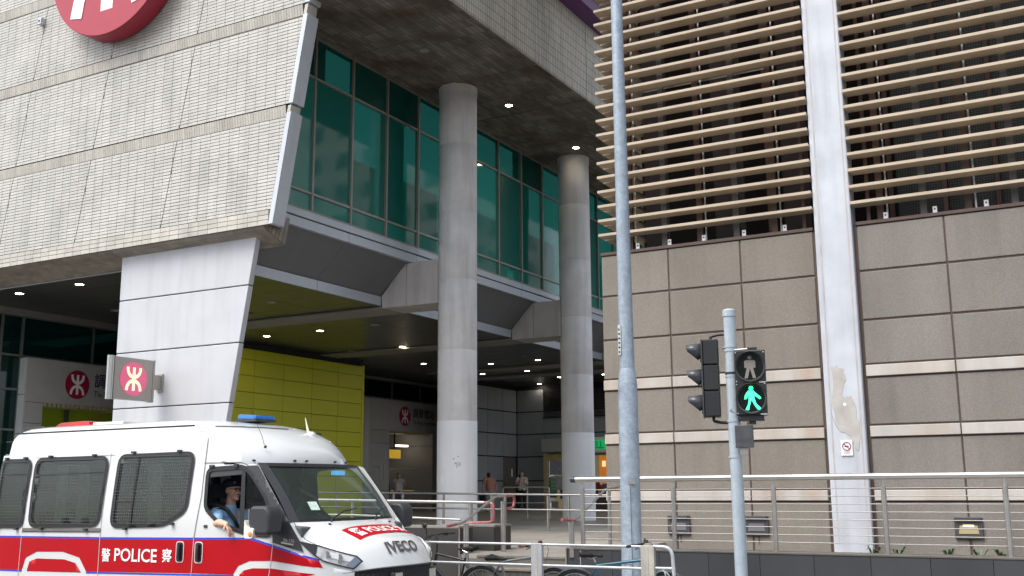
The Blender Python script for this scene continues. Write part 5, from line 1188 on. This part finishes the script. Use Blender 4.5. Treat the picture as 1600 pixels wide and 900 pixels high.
# ================================================================== PEOPLE
SKIN = M('skin', (.64, .38, .27), .5, var=.06, vs=20); HAIR = M('dark_hair', (.02, .016, .014), .6, var=.2, vs=60)
def V(*a): return Vector(a)
def remesh(o, vox, sm=3):
    r = o.modifiers.new('remesh', 'REMESH'); r.mode = 'VOXEL'; r.voxel_size = vox; r.use_smooth_shade = True
    s = o.modifiers.new('smooth', 'SMOOTH'); s.iterations = sm; s.factor = .5
def limb(mb, pts, rs):
    for a, b, r0, r1 in zip(pts, pts[1:], rs, rs[1:]): mb.caps(a, b, r0, r1, 12)
def head(mb, c, f, s=1.0):
    """head of unit scale about centre c, facing the unit vector f (horizontal)"""
    f = Vector(f).normalized(); l = Vector((-f.y, f.x, 0)); u = Vector((0, 0, 1))
    P = lambda a, b, z: Vector(c)+(f*a+l*b+u*z)*s
    def ell(p, ra, rb, rz):
        o = len(mb.v); mb.ball((0, 0, 0), (1, 1, 1), 14, 10)
        for i in range(o, len(mb.v)): v = mb.v[i]; mb.v[i] = tuple(p+(f*v[0]*ra+l*v[1]*rb+u*v[2]*rz)*s)
    ell(P(-.012, 0, .03), .095, .076, .088); ell(P(.025, 0, -.035), .062, .058, .075)
    mb.caps(P(.075, 0, .005), P(.100, 0, -.028), .008*s, .013*s, 8)
    ell(P(.064, 0, -.092), .028, .030, .022); ell(P(.078, 0, .028), .016, .05, .012); ell(P(.082, 0, -.062), .012, .026, .012)
    for q in (-1, 1): ell(P(-.008, q*.077, -.005), .018, .010, .032); ell(P(.052, q*.042, -.03), .028, .022, .028)
    return P, ell
def hand(mb, w, d, pn, s=1.0, curl=.5, side_=1):
    """palm from wrist w along d, palm normal pn, four bent fingers of unequal length and a thumb from the side"""
    d = Vector(d).normalized(); pn = Vector(pn).normalized(); a = d.cross(pn).normalized()*side_
    for k in (-1.5, -.5, .5, 1.5): mb.caps(w+a*k*.011*s, w+d*.085*s+a*k*.021*s, .014*s, .0115*s, 8)
    for k, L_ in ((-1.5, .062), (-.5, .075), (.5, .080), (1.5, .070)):
        p = w+d*.088*s+a*k*.0215*s; ang = curl*.6; q = d
        for j in range(3):
            q2 = (q*cos(ang)+pn*sin(ang)).normalized(); e = p+q2*L_*s*(.45, .32, .25)[j]; mb.caps(p, e, .0088*s*(1-.08*j), .0080*s*(1-.1*j), 8); p = e; pnn = (pn*cos(ang)-q*sin(ang)).normalized(); q = q2; pn = pnn if j < 2 else pn
        pn = (d.cross(a)*-side_).normalized() if False else a.cross(d).normalized()*side_*-1 if False else Vector(pn)
        pn = (a*side_).cross(d).normalized()
    b0 = w+d*.022*s+a*.024*s; b1 = b0+(d*.6+a*.7+pn*.25).normalized()*.045*s; b2 = b1+(d*.9+a*.25+pn*.3).normalized()*.032*s
    mb.caps(b0, b1, .013*s, .0105*s, 8); mb.caps(b1, b2, .0105*s, .0085*s, 8)
def person(loc, face, label, J, shirt, trouser, hairfn=None, sleeve=1., vox=.016, shoes=(.05, .05, .05), skin=SKIN, short_leg=1., group=None, hair=True, nm='person'):
    """J: joints in a frame where x is forward, y left, z up from the floor"""
    a = math.atan2(face[1], face[0]); R_ = Matrix.Rotation(a, 3, 'Z'); t = thing(nm, loc, label, 'person', group); off = Vector(loc)
    W_ = lambda p: off+R_@Vector(p); j = {k: W_(v) for k, v in J.items()}; H = W_
    b = MB(); limb(b, [j['hip'], j['chest']], [.13, .13]); limb(b, [j['chest'], j['neck']], [.11, .05]); b.caps(j['neck'], j['head']-V(0, 0, .05), .052, .05)
    head(b, j['head'], R_@Vector((cos(J.get('turn', (0,))[0]), sin(J.get('turn', (0,))[0]), 0)) if 'turn' in J else R_@V(1, 0, 0))
    for s in 'lr':
        limb(b, [j['sh'+s], j['el'+s], j['wr'+s]], [.05, .038, .026]); d = (j['wr'+s]-j['el'+s]).normalized(); hand(b, j['wr'+s], d, R_@V(0, 1 if s == 'r' else -1, 0) if abs(d.z) > .6 else V(0, 0, -1), 1., .6, 1 if s == 'l' else -1)
        limb(b, [j['hp'+s], j['kn'+s], j['an'+s]], [.082, .055, .036]); b.caps(j['an'+s]-V(0, 0, .03), j['to'+s], .036, .028)
    o = b.build('body', skin, t, smooth=True); remesh(o, vox)
    def cloth(nm, mat, parts):
        m = MB()
        for pts, rs in parts: limb(m, pts, rs)
        c = m.build(nm, mat, t, smooth=True); remesh(c, vox, 2)
    up = R_@V(0, 1, 0)
    sp = [([j['hip']+V(0, 0, .02)+up*.05, j['chest']+up*.06], [.145, .135]), ([j['hip']+V(0, 0, .02)-up*.05, j['chest']-up*.06], [.145, .135]), ([j['shl'], j['shr']], [.068, .068]), ([j['chest'], j['neck']-V(0, 0, .03)], [.13, .075])]
    for s in 'lr':
        e = j['sh'+s]+(j['el'+s]-j['sh'+s])*min(1, sleeve); sp.append(([j['sh'+s], e], [.07, .062]))
        if sleeve > 1: sp.append(([j['el'+s], j['el'+s]+(j['wr'+s]-j['el'+s])*(sleeve-1)], [.06, .045]))
    cloth('shirt', shirt, sp)
    tp = [([j['hip']+up*.04, j['hip']-up*.04], [.14, .14])]
    for s in 'lr':
        tp.append(([j['hp'+s], j['kn'+s]], [.105, .075]))
        if short_leg > 1: tp.append(([j['kn'+s], j['kn'+s]+(j['an'+s]-j['kn'+s])*(short_leg-1)], [.075, .06]))
    cloth('trousers', trouser, tp)
    SH = M('shoe_%d_%d' % (int(shoes[0]*100), int(shoes[1]*100)), shoes, .6); m = MB()
    for s in 'lr': m.caps(j['an'+s]-V(0, 0, .045), j['to'+s]+V(0, 0, .0), .045, .038); 
    m.build('shoes', SH, t, smooth=True)
    if hair:
        f = R_@V(1, 0, 0); m = MB(); 
        def ell(p, ra, rb, rz):
            o_ = len(m.v); m.ball((0, 0, 0), (1, 1, 1), 14, 10); l = R_@V(0, 1, 0)
            for i in range(o_, len(m.v)): v = m.v[i]; m.v[i] = tuple(p+f*v[0]*ra+l*v[1]*rb+V(0, 0, 1)*v[2]*rz)
        c = j['head']; ell(c+V(0, 0, .055)-f*.03, .092, .084, .078); ell(c-f*.055+V(0, 0, .0), .06, .075, .085)
        if hair == 'long': ell(c-f*.07-V(0, 0, .09), .05, .07, .10)
        h_ = m.build('hair', HAIR, t, smooth=True); remesh(h_, .014, 1)
    return t, j, W_
def stand(h=1.7, **k):
    s = h/1.72
    J = dict(hip=(0, 0, .93), chest=(0, 0, 1.26), neck=(0, 0, 1.46), head=(.02, 0, 1.60), shl=(0, .18, 1.40), shr=(0, -.18, 1.40), ell=(-.02, .24, 1.12), elr=(-.02, -.24, 1.12), wrl=(.06, .25, .88), wrr=(.06, -.25, .88),
             hpl=(0, .09, .90), hpr=(0, -.09, .90), knl=(.01, .10, .49), knr=(.01, -.10, .49), anl=(-.02, .11, .08), anr=(-.02, -.11, .08), tol=(.13, .13, .035), tor=(.13, -.13, .035))
    J.update(k); return {a: tuple(q*s for q in v) for a, v in J.items()}
cl = lambda n, c: M(n, c, .85, var=.12, vs=12)
cam_dir = lambda x, y: (-x, -y)
# woman in a white shirt holding something up beside the entrance
t, j, W_ = person((-27.0, 38.4, .98), (.9, -.8), 'woman in white T-shirt and blue jeans lifting both hands at the station entrance', stand(1.68, elr=(.16, -.22, 1.22), wrr=(.26, -.10, 1.44), ell=(.16, .24, 1.20), wrl=(.30, .22, 1.38), knl=(.10, .10, .50), anl=(-.12, .1, .12), tol=(.03, .12, .06)),
    cl('white_tee', (.62, .60, .58)), cl('blue_jeans', (.09, .14, .22)), sleeve=.6, short_leg=1.9, shoes=(.5, .45, .42), hair='long', group=None)
t, j, W_ = person((-27.9, 38.55, .98), (-.5, 1), 'person in dark navy jacket turned away at the station entrance, beside the woman in white', stand(1.66), cl('navy_jacket', (.012, .018, .045)), cl('black_trousers', (.012, .012, .014)), sleeve=1.9, short_leg=1.95)
m = MB(); m.prism(rnd_poly([(-.14, 1.05), (.14, 1.05), (.14, 1.42), (-.14, 1.42)], .05), 'Y', 0, .001)
bk = MB().box(-28.05, 38.36, 2.02, -27.75, 38.5, 2.38).build('rucksack_panel', cl('navy_bag', (.02, .03, .07)), t, bevel=.04)
# man in salmon top walking away with a dark bag
t, j, W_ = person((-22.9, 39.25, .98), (-.75, .65), 'man in salmon pink top and pale trousers leaning forward, seen from behind between the columns', stand(1.70, chest=(.10, 0, 1.24), neck=(.20, 0, 1.42), head=(.26, 0, 1.54), shl=(.14, .20, 1.37), shr=(.14, -.20, 1.37), ell=(.06, .30, 1.12), elr=(.02, -.28, 1.10), wrl=(.18, .30, .90), wrr=(.10, -.26, .86), knl=(.16, .10, .50), anr=(-.18, -.11, .10), tor=(-.06, -.13, .04)),
    cl('salmon_top', (.42, .20, .16)), cl('pale_trousers', (.45, .43, .40)), sleeve=.7, short_leg=1.5, shoes=(.45, .12, .2))
p = j['wrl']; bg_ = thing('shopping_bag', (p.x, p.y, p.z-.5), 'black carrier bag hanging from the hand of the man in salmon top', 'bag')
q = MB(); q.prism([(p.x-.13, p.z-.50), (p.x+.13, p.z-.50), (p.x+.16, p.z-.14), (p.x+.03, p.z-.08), (p.x-.03, p.z-.08), (p.x-.16, p.z-.14)], 'Y', p.y-.05, p.y+.05); q.build('bag_body', BLACKP, bg_, bevel=.025)
b_ = MB(); b_.ring((p.x, p.y, p.z-.08), (0, 1, 0), .06, .006, 16, 4); b_.build('bag_handle', BLACKP, bg_)
# young man with a phone
t, j, W_ = person((-23.0, 42.2, .98), (.45, -.9), 'young man in white T-shirt and black trousers looking at his phone by the grey corner', stand(1.74, elr=(.10, -.25, 1.16), wrr=(.22, -.08, 1.36), ell=(.06, .25, 1.14), wrl=(.24, .10, 1.20)),
    cl('offwhite_tee', (.58, .56, .52)), cl('charcoal_trousers', (.02, .02, .024)), sleeve=.6, short_leg=1.95, shoes=(.5, .5, .5))
p = j['wrr']; MB().box(p.x-.02, p.y-.06, p.z+.07, p.x+.06, p.y-.05, p.z+.21).build('phone', BLACKP, label='black phone held up by the young man in white', cat='phone', base=tuple(p)) 
m = MB(); m.tube([W_(( -.12, .10, 1.1)), W_((-.08, .12, 1.46)), W_((.12, .09, 1.38)), W_((.13, .14, 1.1))], .016, 6); m.tube([W_(( -.12, -.10, 1.1)), W_((-.08, -.12, 1.46)), W_((.12, -.09, 1.38)), W_((.13, -.14, 1.1))], .016, 6); m.build('bag_straps', cl('strap', (.05, .05, .05)), t)
# people at the convenience shop, half hidden by the rail
person((-19.25, 41.6, .98), (.2, 1), 'person in pale blue shirt at the orange lit shop, half hidden behind the rail', stand(1.62), cl('pale_blue_shirt', (.20, .24, .36)), cl('dark_trousers', (.03, .03, .04)), sleeve=.6, short_leg=1.95)
person((-18.75, 40.6, .98), (-.2, 1), 'person in dark red top nearest the panelled corner by the shop', stand(1.60), cl('dark_red_top', (.14, .02, .03)), cl('black_trousers', (.012, .012, .014)), sleeve=1.5, short_leg=1.95)

# ---- the driver, seated on the near side, right arm out of the window
dv = thing('person', (-9.0, 9.45, 1.1), 'police driver in light blue shirt and dark beret, right forearm out of the van window', 'person')
hc = V(-8.945, 9.40, 1.955); b = MB()
limb(b, [V(-9.02, 9.48, 1.15), V(-9.05, 9.46, 1.50)], [.16, .155]); limb(b, [V(-9.05, 9.46, 1.5), V(-8.99, 9.42, 1.76)], [.14, .07]); b.caps(V(-8.99, 9.41, 1.74), V(-8.96, 9.40, 1.88), .060, .055)
head(b, hc, (1, -.12, 0), 1.06)
shn, eln, wrn = V(-9.03, 9.24, 1.68), V(-8.86, 9.06, 1.585), V(-8.60, 8.955, 1.585)
limb(b, [shn, eln], [.062, .05]); limb(b, [eln, V(-8.74, 9.0, 1.60), wrn], [.050, .046, .031]); hd = V(.68, -.10, -.62).normalized(); hand(b, wrn, hd, V(-.35, -.2, -.8), 1.02, .55, -1)
limb(b, [V(-8.98, 9.66, 1.68), V(-8.75, 9.74, 1.50), V(-8.50, 9.66, 1.58)], [.06, .045, .032]); hand(b, V(-8.50, 9.66, 1.58), V(.9, -.2, .4), V(0, -.3, -.9), 1., .9, 1)
for y in (9.36, 9.58): limb(b, [V(-9.0, y, 1.10), V(-8.58, y, 1.10), V(-8.35, y, .72)], [.10, .075, .05])
o = b.build('body', SKIN, dv, smooth=True); remesh(o, .0065, 2)
SHB = M('police_shirt', (.32, .56, .86), .8, var=.07, vs=9, bump=.5, bs=14); NAVY = M('navy_cloth', (.010, .012, .028), .85, var=.2, vs=30)
m = MB(); limb(m, [V(-9.02, 9.40, 1.12), V(-9.04, 9.37, 1.50)], [.17, .165]); limb(m, [V(-9.02, 9.56, 1.12), V(-9.04, 9.54, 1.50)], [.17, .165])
limb(m, [V(-9.03, 9.25, 1.66), V(-9.03, 9.62, 1.66)], [.090, .090]); limb(m, [V(-9.04, 9.42, 1.62), V(-8.98, 9.41, 1.76)], [.12, .068])
limb(m, [shn, eln*.62+shn*.38], [.090, .083]); limb(m, [V(-8.98, 9.66, 1.66), V(-8.82, 9.72, 1.56)], [.085, .075])
o = m.build('shirt', SHB, dv, smooth=True); remesh(o, .010, 2)
m = MB()
for y in (9.37, 9.57): limb(m, [V(-9.0, y, 1.08), V(-8.56, y, 1.09), V(-8.34, y, .80)], [.125, .095, .08])
o = m.build('trousers', NAVY, dv, smooth=True); remesh(o, .014, 2)
def ellip(m, p, rx, ry, rz, tilt=0.):
    o_ = len(m.v); m.ball((0, 0, 0), (1, 1, 1), 18, 12); Rm = Matrix.Rotation(tilt, 3, 'Y')
    for i in range(o_, len(m.v)): v = m.v[i]; m.v[i] = tuple(p+Rm@V(v[0]*rx, v[1]*ry, v[2]*rz))
m = MB(); ellip(m, hc+V(-.028, 0, .078), .124, .100, .062, radians(-6)); ellip(m, hc+V(-.02, 0, .052), .116, .094, .040, radians(-4)); ellip(m, hc+V(-.072, 0, .02), .055, .084, .07); o = m.build('beret', NAVY, dv, smooth=True); remesh(o, .010, 2)
m = MB(); m.ball(hc+V(.075, -.055, .092), (.012, .012, .015)); m.build('cap_badge', SSB, dv)
m = MB(); m.tube([hc+V(-.03, -.088, .012), hc+V(.06, -.075, .018), hc+V(.100, -.058, .018)], .0035, 5); m.tube([hc+V(.100, -.060, .022), hc+V(.112, -.03, .024), hc+V(.112, .03, .024)], .0035, 5); m.ring(hc+V(.106, -.034, .006), (1, -.35, 0), .020, .0025, 18, 4); m.ring(hc+V(.108, .028, .006), (1, .2, 0), .020, .0025, 18, 4); m.build('glasses', BLACKP, dv)
m = MB(); m.tube([hc+V(.098, -.028, -.052), hc+V(.100, 0, -.050), hc+V(.098, .02, -.052)], .004, 5); m.build('mouth', M('lip', (.30, .11, .09), .5), dv)
m = MB(); m.ball(hc+V(.078, -.036, .008), .010); m.ball(hc+V(.080, .03, .008), .010); m.build('eyes', M('eye', (.05, .035, .03), .2), dv)
m = MB(); m.prism([(-9.10, 9.20), (-8.96, 9.20), (-8.96, 9.275), (-9.10, 9.275)], 'Z', 1.742, 1.757); m.build('epaulette', NAVY, dv, bevel=.004)
m = MB(); m.tube([V(-9.13, 9.24, 1.80), V(-9.02, 9.285, 1.775), V(-8.93, 9.31, 1.735), V(-8.86, 9.36, 1.62), V(-8.84, 9.5, 1.4), V(-8.9, 9.66, 1.2)], [.022]*6, 6); o = m.build('seat_belt', BLACKP, dv)

# ================================================================== WHAT THE GLASS REFLECTS: unseen stand-in towers and street trees added for reflections
TW = M('tower_wall', (.42, .41, .38), .8, var=.1, vs=.1); TWN = M('tower_window', (.05, .07, .08), .1); TRK = M('bark', (.10, .07, .05), .9); TL = M('tree_leaf', (.045, .085, .025), .6, rnd=.5)
def tower(x, y, w, d, h, label, nm='stand_in_tower'):
    t = thing(nm, (x, y, 0), label, 'building'); MB().box(x-w/2, y-d/2, 0, x+w/2, y+d/2, h).build('wall', TW, t); m = MB()
    z = 4
    while z < h-3:
        for k in range(int(w/3.2)):
            xx = x-w/2+1+k*3.2
            for s in (-1, 1): m.box(xx, y+s*d/2-.05, z, xx+1.8, y+s*d/2+.05, z+1.6)
        for k in range(int(d/3.2)):
            yy = y-d/2+1+k*3.2
            for s in (-1, 1): m.box(x+s*w/2-.05, yy, z, x+s*w/2+.05, yy+1.8, z+1.6)
        z += 3
    m.build('windows', TWN, t, kind='stuff')
tower(-34, -75, 26, 16, 48, 'tall pale stand-in tower added behind the camera for reflections, left one'); tower(12, -80, 22, 16, 60, 'tall pale stand-in tower added behind the camera for reflections, right one')
tower(26, 84, 18, 18, 60, 'tall pale stand-in tower added beyond the louvred building, mirrored in the green glazing')
def tree(x, y, h, label):
    t = thing('street_tree', (x, y, 0), label, 'tree', 'street trees behind the camera'); MB().tube([(x, y, 0), (x+.1, y, h*.45), (x, y+.2, h*.75)], [.2, .14, .05], 8).build('trunk', TRK, t)
    m = MB()
    for k in range(900):
        c = V(random.gauss(0, 1), random.gauss(0, 1), random.gauss(0, .8)); c = c.normalized()*random.uniform(.4, 1)**.5; p = V(x, y, h*.72)+V(c.x*h*.34, c.y*h*.34, c.z*h*.28)*(1+.25*sin(7*c.x+3*c.z)); a = V(random.uniform(-1, 1), random.uniform(-1, 1), random.uniform(-1, 1)).normalized()*.28; b = a.orthogonal().normalized()*.16
        m.add([p-a, p-b, p+a, p+b], [(0, 1, 2, 3)])
    m.build('crown', TL, t, kind='stuff')
for i, (x, y, h) in enumerate([(-24, -16, 8), (-15, -15, 9), (-7, -16, 7.5), (3, -15, 8.5)]): tree(x, y, h, 'leafy street tree behind the camera, %s along the far kerb' % nth[i])
